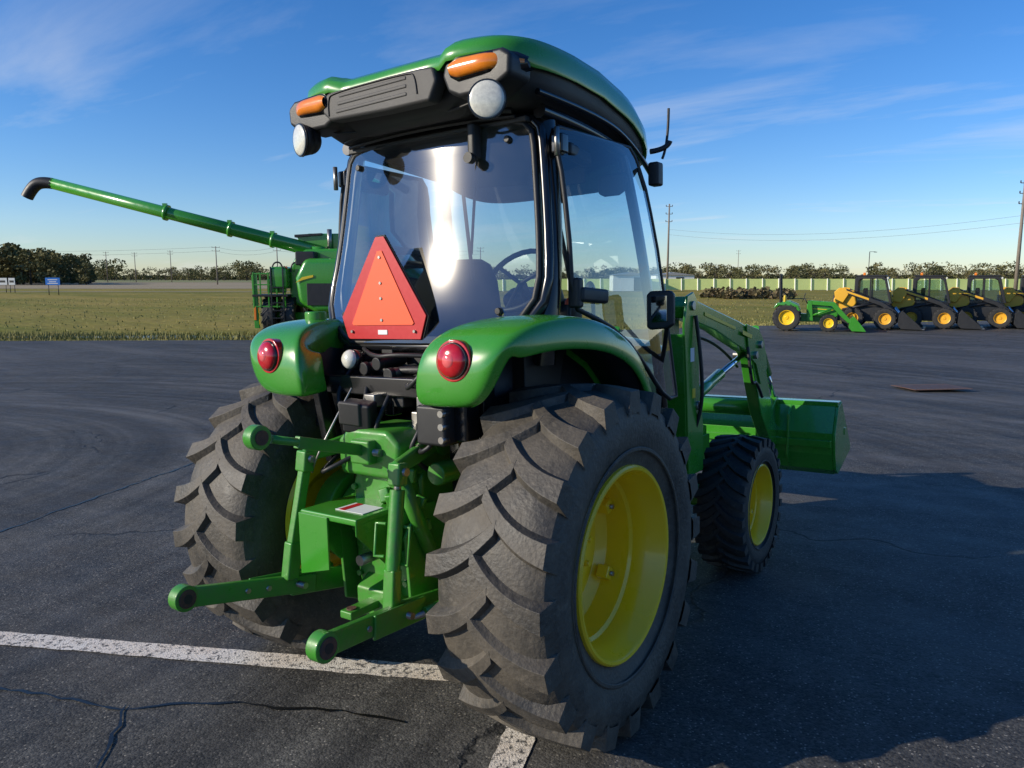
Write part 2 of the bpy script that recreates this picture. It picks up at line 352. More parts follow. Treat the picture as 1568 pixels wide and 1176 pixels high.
tube('roof_drip_rail_right',[(.545,.0,2.262),(.575,.35,2.252),(.57,.7,2.20),(.53,.98,2.10)],.012,SATIN)
prism('roof_rear_panel',[(-.30,2.255),(-.34,2.29),(-.345,2.352),(-.30,2.366),(0,2.370),(.17,2.368),(.235,2.362),(.25,2.31),(.215,2.245),(0,2.245)],-.195,-.13,GREYP,axis='y',bevel=.014)
for i in range(3):
    z=2.285+.028*i
    bar('roof_louver_%d'%i,(-.26+.01*i,-.194,z),(.11,-.194,z+.003),.008,.014,GREYP,bevel=.005)
tube('roof_panel_seam',[(-.30,-.197,2.275),(-.305,-.197,2.34),(-.27,-.197,2.358),(.12,-.197,2.36),(.155,-.197,2.345),(.16,-.197,2.28)],.003,BLACK)
for s,nm in ((1,'right'),(-1,'left')):
    prism('lamp_pod_'+nm,[(s*.29,2.262),(s*.265,2.32),(s*.28,2.368),(s*.33,2.378),(s*.52,2.372),(s*.560,2.345),(s*.555,2.28),(s*.47,2.238),(s*.34,2.238)],-.184,-.05,BLACK,axis='y',bevel=.016)
    rows=[]
    for k in range(11):
        u=k/10; x=.318+.250*u; yy=-.200+.100*max(0,(u-.5)/.5)**2
        h=.037*(1-.28*u)*(1 if 0<k<10 else .6)
        rows.append([Vector((s*x,yy+.03,2.332+h*q)) if abs(q)==1 else Vector((s*x,yy-.014*(1-q*q),2.332+h*q)) for q in (-1,-.95,-.5,0,.5,.95,1)])
    grid('amber_lens_'+nm,rows,AMBER,sub=1)
    rows=[[Vector((p.x+(s*.006 if j>5 else -s*.006),p.y+.010,2.332+(p.z-2.332)*1.15)) for p in r] for j,r in enumerate(rows)]
    grid('amber_bezel_'+nm,rows,SATIN)
    c=Vector((s*.460,-.175,2.208)); ax=Vector((.52 if s>0 else -.30,-1,-.06)).normalized()
    cyl('work_lamp_body_'+nm,c-ax*.01,c+ax*.03,.056,BLACK,r2=.066,n=32)
    dome('work_lamp_back_'+nm,c-ax*.008,.056,.05,-ax,BLACK)
    dome('work_lamp_lens_'+nm,c+ax*.030,.062,.014,ax,WHITEL)
    cyl('work_lamp_rim_'+nm,c+ax*.022,c+ax*.034,.066,SATIN,n=32,r2=.063)
    tube('work_lamp_bracket_'+nm,[c-ax*.03,c-ax*.04+Vector((-s*.01,.0,.04)),(s*.42,-.10,2.26)],.010,BLACK)
for x0,x1,z in ((-.44,.42,2.225),):
    tube('rear_hose_rail',[(x0,.02,z),(x0+.15,-.03,z+.012),(0,-.05,z+.015),(x1-.12,-.03,z+.01),(x1,.02,z-.005)],.010,BLACK)
    tube('rear_hose_rail2',[(x0,.04,z-.018),(0,-.03,z-.005),(x1,.04,z-.02)],.007,BLACK)
for x in (-.2,.03,.2): cyl('roof_bolt',(x,-.04,2.245),(x,-.075,2.245),.010,STEEL,n=8)
tube('lamp_cable',[(.40,-.10,2.25),(.30,-.12,2.225),(.22,-.08,2.235),(.1,-.06,2.24)],.005,BLACK)
tube('lamp_cable2',[(-.40,-.10,2.25),(-.33,-.12,2.22),(-.26,-.06,2.235)],.005,BLACK)
box('wiper_mount',(.25,.015,2.135),(.034,.05,.13),BLACK,bevel=.01)
cyl('wiper_pivot',(.25,-.0,2.07),(.25,-.03,2.07),.020,BLACK,n=16)
bar('wiper_arm',(.25,.03,2.09),(.19,.055,1.72),.012,.008,BLACK)
bar('wiper_blade',(.16,.05,1.98),(.215,.03,1.62),.012,.014,BLACK)
tube('antenna',[(.60,.94,2.16),(.62,.96,2.22),(.62,.965,2.38)],.006,BLACK)
tube('antenna_base',[(.56,.90,2.19),(.62,.95,2.20),(.63,.955,2.235)],.012,BLACK)
box('side_lamp',(.63,.80,2.07),(.05,.06,.10),BLACK,bevel=.01)
tube('mirror_arm',[(.60,.90,1.20),(.70,.72,1.30),(.77,.60,1.44),(.80,.55,1.50)],.010,BLACK)
prism('side_mirror',[(.72,1.42),(.72,1.55),(.735,1.565),(.82,1.565),(.835,1.55),(.835,1.43),(.81,1.415),(.735,1.41)],.50,.53,BLACK,axis='y',bevel=.010)
prism('side_mirror_glass',[(.745,1.440),(.745,1.545),(.812,1.545),(.812,1.445)],.494,.499,MIRR,axis='y',bevel=.001)
prism('cabin_mirror',[(.40,2.0),(.40,2.06),(.42,2.08),(.53,2.08),(.54,2.06),(.53,2.0),(.50,1.985),(.43,1.985)],.70,.72,BLACK,axis='y',bevel=.01)
# ---- SMV emblem
cx=-.118
tri=[(cx-.022,1.80),(cx+.022,1.80),(cx+.228,1.49),(cx+.196,1.40),(cx-.196,1.40),(cx-.228,1.49)]
prism('smv_border',tri,-.132,-.126,REDREF,axis='y',bevel=.001)
tri2=[(cx-.012,1.745),(cx+.012,1.745),(cx+.168,1.462),(cx+.160,1.455),(cx-.160,1.455),(cx-.168,1.462)]
prism('smv_center',tri2,-.136,-.133,ORANGE,axis='y',bevel=.0005)
prism('smv_back',[(cx+(x-cx)*1.035,1.57+(z-1.57)*1.03) for x,z in tri],-.125,-.118,SATIN,axis='y',bevel=.001)
for x,z in ((cx,1.72),(cx,1.62),(cx,1.56),(cx,1.475),(cx-.17,1.43),(cx+.17,1.43)): cyl('smv_bolt',(x,-.131,z),(x,-.140,z),.006,STEEL,n=8)
box('smv_label',(cx,-.1335,1.427),(.05,.002,.018),WHITE,bevel=0)
box('smv_post',(cx,-.105,1.42),(.06,.02,.16),BLACK)
# ---- interior
rows=[]
for z,y,w in ((1.18,.10,.20),(1.3,.06,.24),(1.5,.03,.245),(1.62,.04,.22),(1.69,.06,.17),(1.715,.09,.10)):
    rows.append([Vector((w*math.cos(t),y+.06*math.sin(t),z)) for t in [i*2*math.pi/20 for i in range(20)]])
ringloft('seat_back',[[v+Vector((0,.14,0)) for v in r] for r in rows],SEAT,cap1=True)
box('seat_cushion',(0,.40,1.16),(.48,.42,.12),SEAT,bevel=.05)
box('armrest',(.30,.38,1.33),(.09,.34,.06),SEAT,bevel=.025)
box('side_console',(.40,.40,1.18),(.14,.6,.26),BLACK,bevel=.04)
box('side_console_left',(-.40,.40,1.15),(.14,.6,.22),BLACK,bevel=.04)
box('cab_floor',(0,.45,1.0),(1.0,1.0,.06),BLACK)
box('dash',(.0,.86,1.30),(.40,.18,.50),BLACK,bevel=.06)
box('dash_panel',(.0,.78,1.55),(.30,.12,.10),BLACK,rot=(.5,0,0),bevel=.03)
cyl('steering_column',(0,.80,1.45),(0,.68,1.62),.025,BLACK)
sw=[Vector((.18*math.cos(t),.66+.10*math.sin(t)*1.1,1.64+.14*math.sin(t))) for t in [i*2*math.pi/24 for i in range(24)]]
tube('steering_wheel',sw,.013,BLACK,smoothc=False,cyclic=True)
for i in (2,10,18): tube('steering_spoke',[sw[i],(0,.67,1.625)],.010,BLACK,smoothc=False)
tube('lever_1',[(.33,.5,1.3),(.34,.55,1.45),(.33,.56,1.52)],.008,BLACK); dome('lever_knob',(.33,.56,1.52),.02,.03,(0,0,1),ORANGE)
tube('loader_lever',[(.40,.62,1.3),(.41,.66,1.50),(.39,.64,1.58)],.009,BLACK); dome('loader_knob',(.39,.64,1.57),.025,.05,(0,0,1),BLACK)
prism('interior_rear_trim',[(-.46,1.40),(.46,1.40),(.46,1.30),(-.46,1.30)],.0,.04,BLACK,axis='y')
prism('rear_shelf_left',[(-.48,1.44),(-.25,1.42),(-.30,1.33),(-.48,1.30)],.06,.30,BLACK,axis='y',bevel=.01)
prism('rear_shelf_right',[(.48,1.44),(.25,1.42),(.30,1.33),(.48,1.30)],.06,.30,BLACK,axis='y',bevel=.01)
prism('headliner',[(-.46,.05),(.46,.05),(.46,.85),(-.46,.85)],2.185,2.205,GREYP,axis='z')
bar('grab_rail',(.14,.72,2.10),(.20,.80,1.62),.02,.02,BLACK)
tube('interior_cable',[(.16,.70,2.12),(.12,.70,2.0),(.18,.72,1.8)],.008,BLACK)
prism('sun_visor',[(.05,2.17),(.35,2.17),(.35,2.05),(.05,2.05)],.68,.69,BLACK,axis='y',bevel=.01)
cyl('cabin_fan',(.20,.68,1.98),(.20,.68,2.07),.04,BLACK)
# ---- rear lower black structure
prism('rear_cab_bulkhead',[(-.42,1.395),(.42,1.395),(.42,1.24),(-.42,1.24)],-.06,.00,BLACK,axis='y')
bar('cab_crossmember',(-.44,-.20,1.225),(.44,-.20,1.225),.10,.075,SATIN,bevel=.008)
for s in (1,-1):
    bar('cab_post',(s*.30,-.20,1.20),(s*.26,-.12,.80),.05,.07,SATIN,up=(0,1,0))
    box('cab_mount',(s*.40,-.17,1.12),(.08,.10,.16),SATIN)
bar('black_upright_left',(-.315,-.30,1.22),(-.295,-.26,.92),.035,.05,SATIN,up=(0,1,0))
for i,(x,z) in enumerate(((-.20,1.33),(-.13,1.30),(-.06,1.32),(.0,1.28))):
    cyl('hydraulic_coupler_%d'%i,(x,-.08,z),(x-.01,-.20,z-.01),.022,STEEL if i%2 else BLACK,n=18,bevel=.004)
    cyl('coupler_cap_%d'%i,(x-.01,-.20,z-.01),(x-.012,-.225,z-.012),.026,BLACK,n=18,bevel=.004)
dome('license_lamp',(-.205,-.235,1.325),.038,.025,(0,-1,.2),WHITEL); cyl('license_lamp_body',(-.205,-.235,1.325),(-.205,-.19,1.32),.04,SATIN)
hs=[[(-.24,-.12,1.36),(-.10,-.22,1.33),(.05,-.22,1.35),(.24,-.12,1.33)],[(-.16,-.14,1.30),(-.1,-.26,1.22),(-.06,-.3,1.12),(-.1,-.28,1.0)],[(-.02,-.14,1.28),(.03,-.30,1.15),(.0,-.33,1.05),(.05,-.3,.97)],[(.18,-.16,1.22),(.22,-.30,1.1),(.17,-.34,.98),(.2,-.2,.9)],[(.26,-.2,1.2),(.33,-.34,1.06),(.24,-.36,1.0),(.18,-.25,1.02)],[(-.25,-.15,1.3),(-.28,-.28,1.2),(-.18,-.30,1.12)],[(.08,-.2,1.25),(.15,-.33,1.2),(.22,-.3,1.28)],[(-.05,-.28,1.0),(-.13,-.44,.93),(-.22,-.40,.90),(-.3,-.2,.95)]]
for i,h in enumerate(hs): tube('hydraulic_hose_%d'%i,h,.009,BLACK)
tube('silver_cable',[(-.13,-.30,1.22),(-.15,-.42,1.05),(-.20,-.45,.93),(-.26,-.40,.90)],.004,STEEL)
tube('black_loom',[(-.3,-.1,1.30),(-.1,-.17,1.27),(.1,-.16,1.29),(.3,-.1,1.27)],.016,BLACK)
box('connector_block',(-.06,-.33,1.12),(.12,.07,.12),BLACK,rot=(.2,.1,.3),bevel=.012)
box('connector_block_lid',(-.07,-.37,1.135),(.09,.02,.09),GREYP,rot=(.2,.1,.3),bevel=.008)
box('remote_valve_box',(.315,-.31,1.115),(.13,.11,.14),BLACK,bevel=.012)
box('remote_valve_box_2',(.40,-.27,1.13),(.06,.08,.15),SATIN,bevel=.01)
for i in range(3): cyl('valve_bolt_%d'%i,(.37,-.34,1.07+.045*i),(.37,-.375,1.07+.045*i),.012,STEEL,n=10)
for i in range(7):
    x=ru(-.2,.22); box('valve_part_%d'%i,(x,-.22+ru(-.04,.04),ru(1.04,1.18)),(ru(.04,.09),.06,ru(.04,.08)),random.choice([BLACK,SATIN,STEEL,GREEN2]),rot=(0,0,ru(-.4,.4)),bevel=.006)
# ---- transmission and rear axle
prism('transmission_case',[(-.24,.46),(-.26,.60),(-.24,.90),(-.10,1.02),(.30,1.02),(1.4,.95),(1.4,.45),(.1,.40)],-.155,.155,GREEN2,bevel=.02)
prism('rear_cover',[(-.12,.44),(-.145,.52),(-.145,.86),(-.10,.97),(.10,.97),(.145,.86),(.145,.52),(.12,.44)],-.30,-.235,GREEN2,axis='y',bevel=.015)
prism('rockshaft_housing',[(-.15,.90),(-.16,1.03),(-.10,1.08),(.10,1.08),(.16,1.03),(.15,.90)],-.36,-.10,GREEN2,axis='y',bevel=.02)
for s in (1,-1):
    cyl('axle_housing',(s*.14,0,.62),(s*.34,0,.62),.15,GREEN2,r2=.12,n=32,bevel=.01)
    cyl('axle_flange',(s*.34,0,.62),(s*.40,0,.62),.17,GREEN2,n=32,bevel=.01)
    cyl('axle_shaft',(s*.40,0,.62),(s*.65,0,.62),.085,GREEN2,n=28)
    cyl('brake_housing',(s*.42,0,.62),(s*.52,0,.62),.20,GREEN2,n=32,bevel=.01)
    for i in range(8):
        t=i*math.pi/4; cyl('axle_bolt',(s*.325,.145*math.cos(t),.62+.145*math.sin(t)),(s*.345,.145*math.cos(t),.62+.145*math.sin(t)),.012,STEEL,n=6)
for x,z in ((-.12,.50),(.12,.50),(-.13,.84),(.13,.84),(0,.94),(-.13,.67),(.13,.67)): cyl('cover_bolt',(x,-.30,z),(x,-.315,z),.012,GREEN2,n=6)
cyl('pto_shaft',(0,-.30,.60),(0,-.42,.60),.020,STEEL,n=16)
prism('pto_shield',[(-.54,.775),(-.28,.775),(-.28,.80),(-.54,.80)],-.17,.12,GREEN,bevel=.006)
for x in (-.17,.115): prism('pto_shield_side',[(-.54,.795),(-.30,.795),(-.26,.60),(-.36,.56),(-.54,.74)],x-.004,x+.004,GREEN)
prism('pto_shield_flap',[(-.172,.79),(-.02,.79),(-.02,.60),(-.172,.56)],-.548,-.54,GREEN,axis='y',bevel=.002)
box('shield_decal',(.02,-.43,.802),(.14,.10,.002),WHITE,bevel=0)
box('shield_decal_band',(-.02,-.43,.8035),(.03,.095,.001),REDREF,bevel=0)
p0,p1=Vector((.0,-.36,1.0)),Vector((0,-.80,1.115))
bar('top_link_body',p0,p0+(p1-p0)*.72,.028,.042,GREEN2); cyl('top_link_rod',p0+(p1-p0)*.45,p0+(p1-p0)*.95,.014,GREEN2)
cyl('top_link_ball_housing',p1+Vector((-.022,-.03,.008)),p1+Vector((.022,-.03,.008)),.040,GREEN2,n=28,bevel=.005)
cyl('top_link_ball',p1+Vector((-.027,-.03,.008)),p1+Vector((.027,-.03,.008)),.024,RUST,n=24)
box('top_link_bracket',(0,-.36,1.0),(.10,.08,.09),GREEN2,bevel=.01); cyl('top_link_pin',(-.08,-.37,1.0),(.08,-.37,1.0),.014,STEEL)
bar('drawbar',(0,-.50,.42),(0,.2,.42),.06,.03,GREEN2,bevel=.006); cyl('drawbar_hole',(0,-.47,.400),(0,-.47,.440),.018,RUST)
prism('drawbar_support',[(-.36,.36),(-.36,.47),(-.22,.56),(-.1,.5),(-.1,.36)],-.09,.09,GREEN2,bevel=.01)
for s,nm in ((1,'right'),(-1,'left')):
    bar('rockshaft_arm_'+nm,(s*.17,-.16,1.02),(s*.235,-.46,.975),.035,.075,GREEN2,w2=.03,h2=.05,bevel=.01)
    cyl('rockshaft_boss_'+nm,(s*.13,-.15,1.02),(s*.20,-.15,1.02),.055,GREEN2,n=24,bevel=.006)
    tp=Vector((s*.237,-.445,.965)); bt=Vector((s*.262,-.53,.555))
    cyl('lift_pin_'+nm,tp+Vector((-.04,0,0)),tp+Vector((.04,0,0)),.014,STEEL,n=14)
    bar('lift_clevis_'+nm,tp+Vector((0,0,.03)),tp+(bt-tp)*.12,.055,.05,GREEN2,up=(0,1,0),bevel=.008)
    if s<0:
        bar('lift_link_'+nm,tp+(bt-tp)*.08,bt,.032,.040,GREEN2,up=(0,1,0),bevel=.006)
        bar('lift_link_foot_'+nm,tp+(bt-tp)*.75,bt+Vector((0,0,-.04)),.045,.055,GREEN2,up=(0,1,0),bevel=.008)
    else:
        cyl('lift_link_tube_'+nm,tp+(bt-tp)*.15,tp+(bt-tp)*.80,.026,GREEN2,n=20,bevel=.003)
        cyl('lift_link_screw_'+nm,tp+(bt-tp)*.05,tp+(bt-tp)*.2,.013,STEEL,n=12)
        tube('crank_handle_'+nm,[tp+(bt-tp)*.42+Vector((-.025,-.02,0)),tp+(bt-tp)*.42+Vector((-.06,-.03,0)),tp+(bt-tp)*.68+Vector((-.06,-.03,0)),tp+(bt-tp)*.68+Vector((-.025,-.02,0))],.006,GREEN2,smoothc=False)
        tube('lift_handle_'+nm,[tp+(bt-tp)*.45+Vector((.02,.02,0)),tp+(bt-tp)*.45+Vector((.05,.02,0)),tp+(bt-tp)*.75+Vector((.05,.02,0)),tp+(bt-tp)*.75+Vector((.02,.02,0))],.006,GREEN2,smoothc=False)
        bar('lift_link_foot_'+nm,tp+(bt-tp)*.78,bt+Vector((0,0,-.05)),.05,.045,GREEN2,up=(0,1,0),bevel=.008)
    f0=Vector((s*.215,.05,.40)); e=Vector((s*.351,-.905,.551))
    mid=Vector((s*.27,-.52,.49))
    bar('lower_link_front_'+nm,f0,mid,.024,.085,GREEN2,bevel=.006)
    bar('lower_link_rear_'+nm,mid-(e-mid).normalized()*.10,e-(e-mid).normalized()*.02,.030,.070,GREEN2,bevel=.006)
    bar('lower_link_strap_'+nm,mid+Vector((s*.022,.12,-.01)),mid+Vector((s*.05,-.15,.02)),.012,.080,GREEN2,bevel=.004)
    cyl('lower_link_eye_'+nm,e+Vector((-.024,0,0)),e+Vector((.024,0,0)),.045,GREEN2,n=28,bevel=.005)
    cyl('lower_link_ball_'+nm,e+Vector((-.028,0,0)),e+Vector((.028,0,0)),.033,RUST,n=24,bevel=.004)
    cyl('lower_link_hole_'+nm,e+Vector((-.0290,0,0)),e+Vector((.0290,0,0)),.016,BLACK,n=20)
    cyl('lower_link_pin_'+nm,mid+Vector((-.04,.02,0)),mid+Vector((.06,.02,0)),.012,STEEL)
    for k in (.25,.45): 
        q=mid+(e-mid)*k; cyl('lower_link_bolt_%s'%nm,q+Vector((-.022,0,0)),q+Vector((.022,0,0)),.010,STEEL,n=6)
    cyl('stabiliser_'+nm,mid+Vector((s*.02,.03,-.02)),(s*.36,-.08,.44),.012,STEEL); cyl('stabiliser_sleeve_'+nm,mid+Vector((s*.04,.1,-.018)),mid+Vector((s*.065,.25,-.012)),.018,GREEN2)
    prism('hitch_plate_'+nm,[(-.34,.40),(-.36,.70),(-.28,.80),(-.2,.80),(.05,.55),(.10,.34),(-.2,.34)],s*.165,s*.18,GREEN2,bevel=.004)
cyl('lift_cylinder',(.20,-.24,.60),(.20,-.40,.93),.028,GREEN2,n=20); cyl('lift_cylinder_rod',(.20,-.38,.88),(.20,-.43,.97),.014,CHROME)
cyl('filter_canister',(.25,-.16,.92),(.25,-.27,.92),.042,GREEN2,n=24,bevel=.006)
for i in range(12):
    box('casting_detail_%d'%i,(ru(-.14,.2),-.31+ru(-.03,.02),ru(.55,1.0)),(ru(.03,.07),ru(.03,.07),ru(.03,.07)),GREEN2,rot=(ru(-.4,.4),ru(-.4,.4),ru(-.4,.4)),bevel=.008)
# ---- front half
hood=[]
for y,hw,zt in ((1.02,.33,1.38),(1.3,.33,1.365),(1.7,.315,1.32),(2.05,.29,1.25),(2.22,.25,1.17),(2.27,.20,1.05)):
    hood.append([Vector((hw*math.copysign(abs(math.cos(t))**.45,math.cos(t)),y,.74+(zt-.74)*(abs(math.sin(t))**.4))) for t in [i*math.pi/18 for i in range(19)]])
grid('engine_hood',hood,GREEN)
prism('front_grille',[(-.22,.74),(.22,.74),(.20,1.08),(-.20,1.08)],2.24,2.28,BLACK,axis='y',bevel=.02)
prism('engine_block',[(1.0,.50),(1.0,1.1),(2.15,1.05),(2.15,.50)],-.24,.24,BLACK,bevel=.01)
for s in (1,-1):
    bar('loader_frame_rail',(s*.27,1.0,.62),(s*.27,2.4,.60),.03,.14,GREEN)
    prism('mast_bracket',[(1.2,.50),(1.2,.74),(1.34,.80),(1.55,.80),(1.62,.60),(1.62,.50)],s*.28,s*.46,GREEN,bevel=.006)
prism('front_weight_bracket',[(2.2,.48),(2.2,.76),(2.42,.72),(2.42,.50)],-.26,.26,GREEN,bevel=.01)
bar('front_axle',(-.50,1.88,.40),(.50,1.88,.40),.13,.12,GREEN2,up=(0,0,1),bevel=.02)
for s in (1,-1):
    cyl('king_pin',(s*.50,1.88,.30),(s*.50,1.88,.52),.055,GREEN2,n=20,bevel=.01)
    cyl('front_hub',(s*.50,1.88,.382),(s*.64,1.88,.382),.075,GREEN2,n=24)
    prism('side_tank',[(.62,.48),(.62,.92),(1.06,.92),(1.12,.80),(1.12,.48)],s*.38,s*.60,BLACK,bevel=.03)
    box('step_plate',(s*.60,.86,.50),(.22,.30,.03),SATIN)
    prism('loader_mast',[(1.36,.50),(1.33,1.1),(1.30,1.40),(1.34,1.55),(1.42,1.57),(1.48,1.52),(1.50,1.1),(1.62,.80),(1.62,.50)],s*.435,s*.455,GREEN,bevel=.004)
    prism('loader_mast_outer',[(1.36,.62),(1.33,1.1),(1.30,1.40),(1.34,1.55),(1.42,1.57),(1.48,1.52),(1.50,1.1),(1.56,.86),(1.56,.62)],s*.545,s*.560,GREEN,bevel=.004)
    prism('loader_mast_web',[(1.35,.70),(1.325,1.1),(1.30,1.36),(1.33,1.36),(1.36,1.1),(1.38,.70)],s*.45,s*.55,GREEN,bevel=.003)
    boom=[(1.36,1.44),(1.34,1.50),(1.40,1.55),(1.79,1.475),(2.20,1.40),(2.52,1.325),(2.62,1.27),(2.74,1.10),(2.86,.87),(2.96,.70),(3.20,.53),(3.19,.44),(3.10,.43),(2.86,.58),(2.66,.78),(2.53,1.0),(2.46,1.14),(2.38,1.20),(2.16,1.26),(1.8,1.36)]
    prism('loader_boom',boom,s*.46,s*.54,GREEN,bevel=.008)
    prism('boom_knee_plate',[(2.30,1.38),(2.55,1.34),(2.66,1.26),(2.74,1.08),(2.60,.98),(2.50,1.12),(2.36,1.18)],s*.542,s*.552,GREEN,bevel=.003)
    prism('boom_stripe',[(1.62,1.465),(2.12,1.368),(2.12,1.352),(1.62,1.445)],s*.5425,s*.5445,DEC,bevel=0)
    prism('boom_label',[(2.22,1.345),(2.40,1.31),(2.40,1.285),(2.22,1.32)],s*.5545,s*.5555,DEC,bevel=0)
    box('mast_warning_label',(s*.561,1.40,1.25),(.002,.05,.07),WHITE,bevel=0)
    box('mast_warning_label2',(s*.561,1.42,1.05),(.002,.04,.05),DEC,bevel=0)
    for y,z in ((1.40,1.50),(2.56,1.24),(3.14,.49),(1.47,.98),(2.46,1.18)): cyl('loader_pin',(s*.42,y,z),(s*.572,y,z),.024,STEEL,n=16,bevel=.003)
    cyl('lift_cylinder_barrel_'+str(s),(s*.50,1.46,.98),(s*.50,1.98,1.10),.032,GREEN,n=20); cyl('lift_cylinder_rod_'+str(s),(s*.50,1.95,1.09),(s*.50,2.46,1.20),.018,CHROME,n=16)
    cyl('tilt_cylinder_barrel_'+str(s),(s*.50,2.62,1.34),(s*.50,2.92,1.02),.030,GREEN,n=20); cyl('tilt_cylinder_rod_'+str(s),(s*.50,2.90,1.04),(s*.50,3.08,.84),.016,CHROME,n=16)
    bar('tilt_link_'+str(s),(s*.50,3.08,.84),(s*.50,3.16,.70),.05,.04,GREEN); bar('tilt_link2_'+str(s),(s*.50,3.08,.84),(s*.50,2.9,.72),.05,.03,GREEN)
    tube('loader_hose_a%d'%s,[(s*.56,2.30,1.24),(s*.58,2.28,1.12),(s*.57,2.36,1.0),(s*.56,2.48,1.02),(s*.56,2.60,.90)],.010,BLACK)
    tube('loader_hose_b%d'%s,[(s*.44,1.5,1.3),(s*.42,1.7,1.35),(s*.43,2.2,1.25),(s*.43,2.5,1.1)],.009,BLACK)
    tube('loader_hose_c%d'%s,[(s*.57,1.42,1.45),(s*.60,1.44,1.2),(s*.58,1.48,.9),(s*.5,1.46,.75)],.010,BLACK)
cyl('boom_torque_tube',(-.5,2.80,.80),(.5,2.80,.80),.055,GREEN,n=24)
SP=[(3.10,.79),(3.20,.82),(3.52,.46),(3.50,.43),(3.12,.33),(3.06,.37),(3.02,.48),(3.02,.62)]
for s in (1,-1): prism('bucket_side',SP,s*.905,s*.925,GREEN,bevel=.003)
BK=[(3.20,.82),(3.10,.79),(3.02,.62),(3.02,.48),(3.06,.37),(3.12,.33),(3.50,.43)]
rows=[[Vector((x,y,z)) for y,z in BK] for x in (-.905,.905)]
grid('bucket_shell',rows,GREEN,solid=.012,smooth=False)
bar('bucket_top_lip',(-.92,3.15,.81),(.92,3.15,.81),.10,.03,GREEN); bar('bucket_back_rib',(-.90,3.005,.55),(.90,3.005,.55),.03,.05,GREEN)
for s in (.5,.62,-.5,-.62): prism('bucket_ear',[(3.06,.36),(2.98,.46),(3.00,.74),(3.08,.80)],s-.008,s+.008,GREEN)
box('bucket_hook',(.915,3.30,.60),(.03,.03,.05),GREEN)
# ==================================================================== backdrop vehicles
def placeM(a,b,head=0.,dz=0.,k=1.):
    p=W(a,b,dz); Rz=Matrix.Rotation(YAW-math.pi/2+head,4,'Z')
    return Matrix.Translation(p)@Minv.to_3x3().to_4x4()@Rz@Matrix.Scale(k,4)
def swheel(prefix,x,y,R,w,rr,rim,s):
    P=[(-.42,rr),(-.48,R*.75),(-.46,R*.9),(-.36,R*.97),(0,R*.98),(.36,R*.97),(.46,R*.9),(.48,R*.75),(.42,rr)]
    lathe(prefix+'_tire',[(a*w,b) for a,b in P],(x,y,R),RUBBERF,n=32)
    V=[];F=[]
    for side in (1,-1):
        for i in range(16):
            th=i*2*math.pi/16+(side>0)*.2; b0=len(V)
            for t in (0,1):
                a=th+t*.3
                for dr,q in ((R*.93,-.07),(R,-.05),(R,.05),(R*.93,.07)): V.append((x+side*w*(.02+.46*t),y+dr*math.cos(a+q),R+dr*math.sin(a+q)))
            for q in range(3): F.append((b0+q,b0+q+1,b0+q+5,b0+q+4))
            F+= [(b0,b0+1,b0+2,b0+3),(b0+4,b0+5,b0+6,b0+7)]
    mesh(prefix+'_lugs',V,F,RUBBERF)
    lathe(prefix+'_rim',[(s*w*.44,rr*1.02),(s*w*.40,rr*.92),(s*w*.15,rr*.85),(s*w*.12,rr*.3),(s*w*.2,rr*.25),(s*w*.2,0.001)],(x,y,R),rim,n=28)
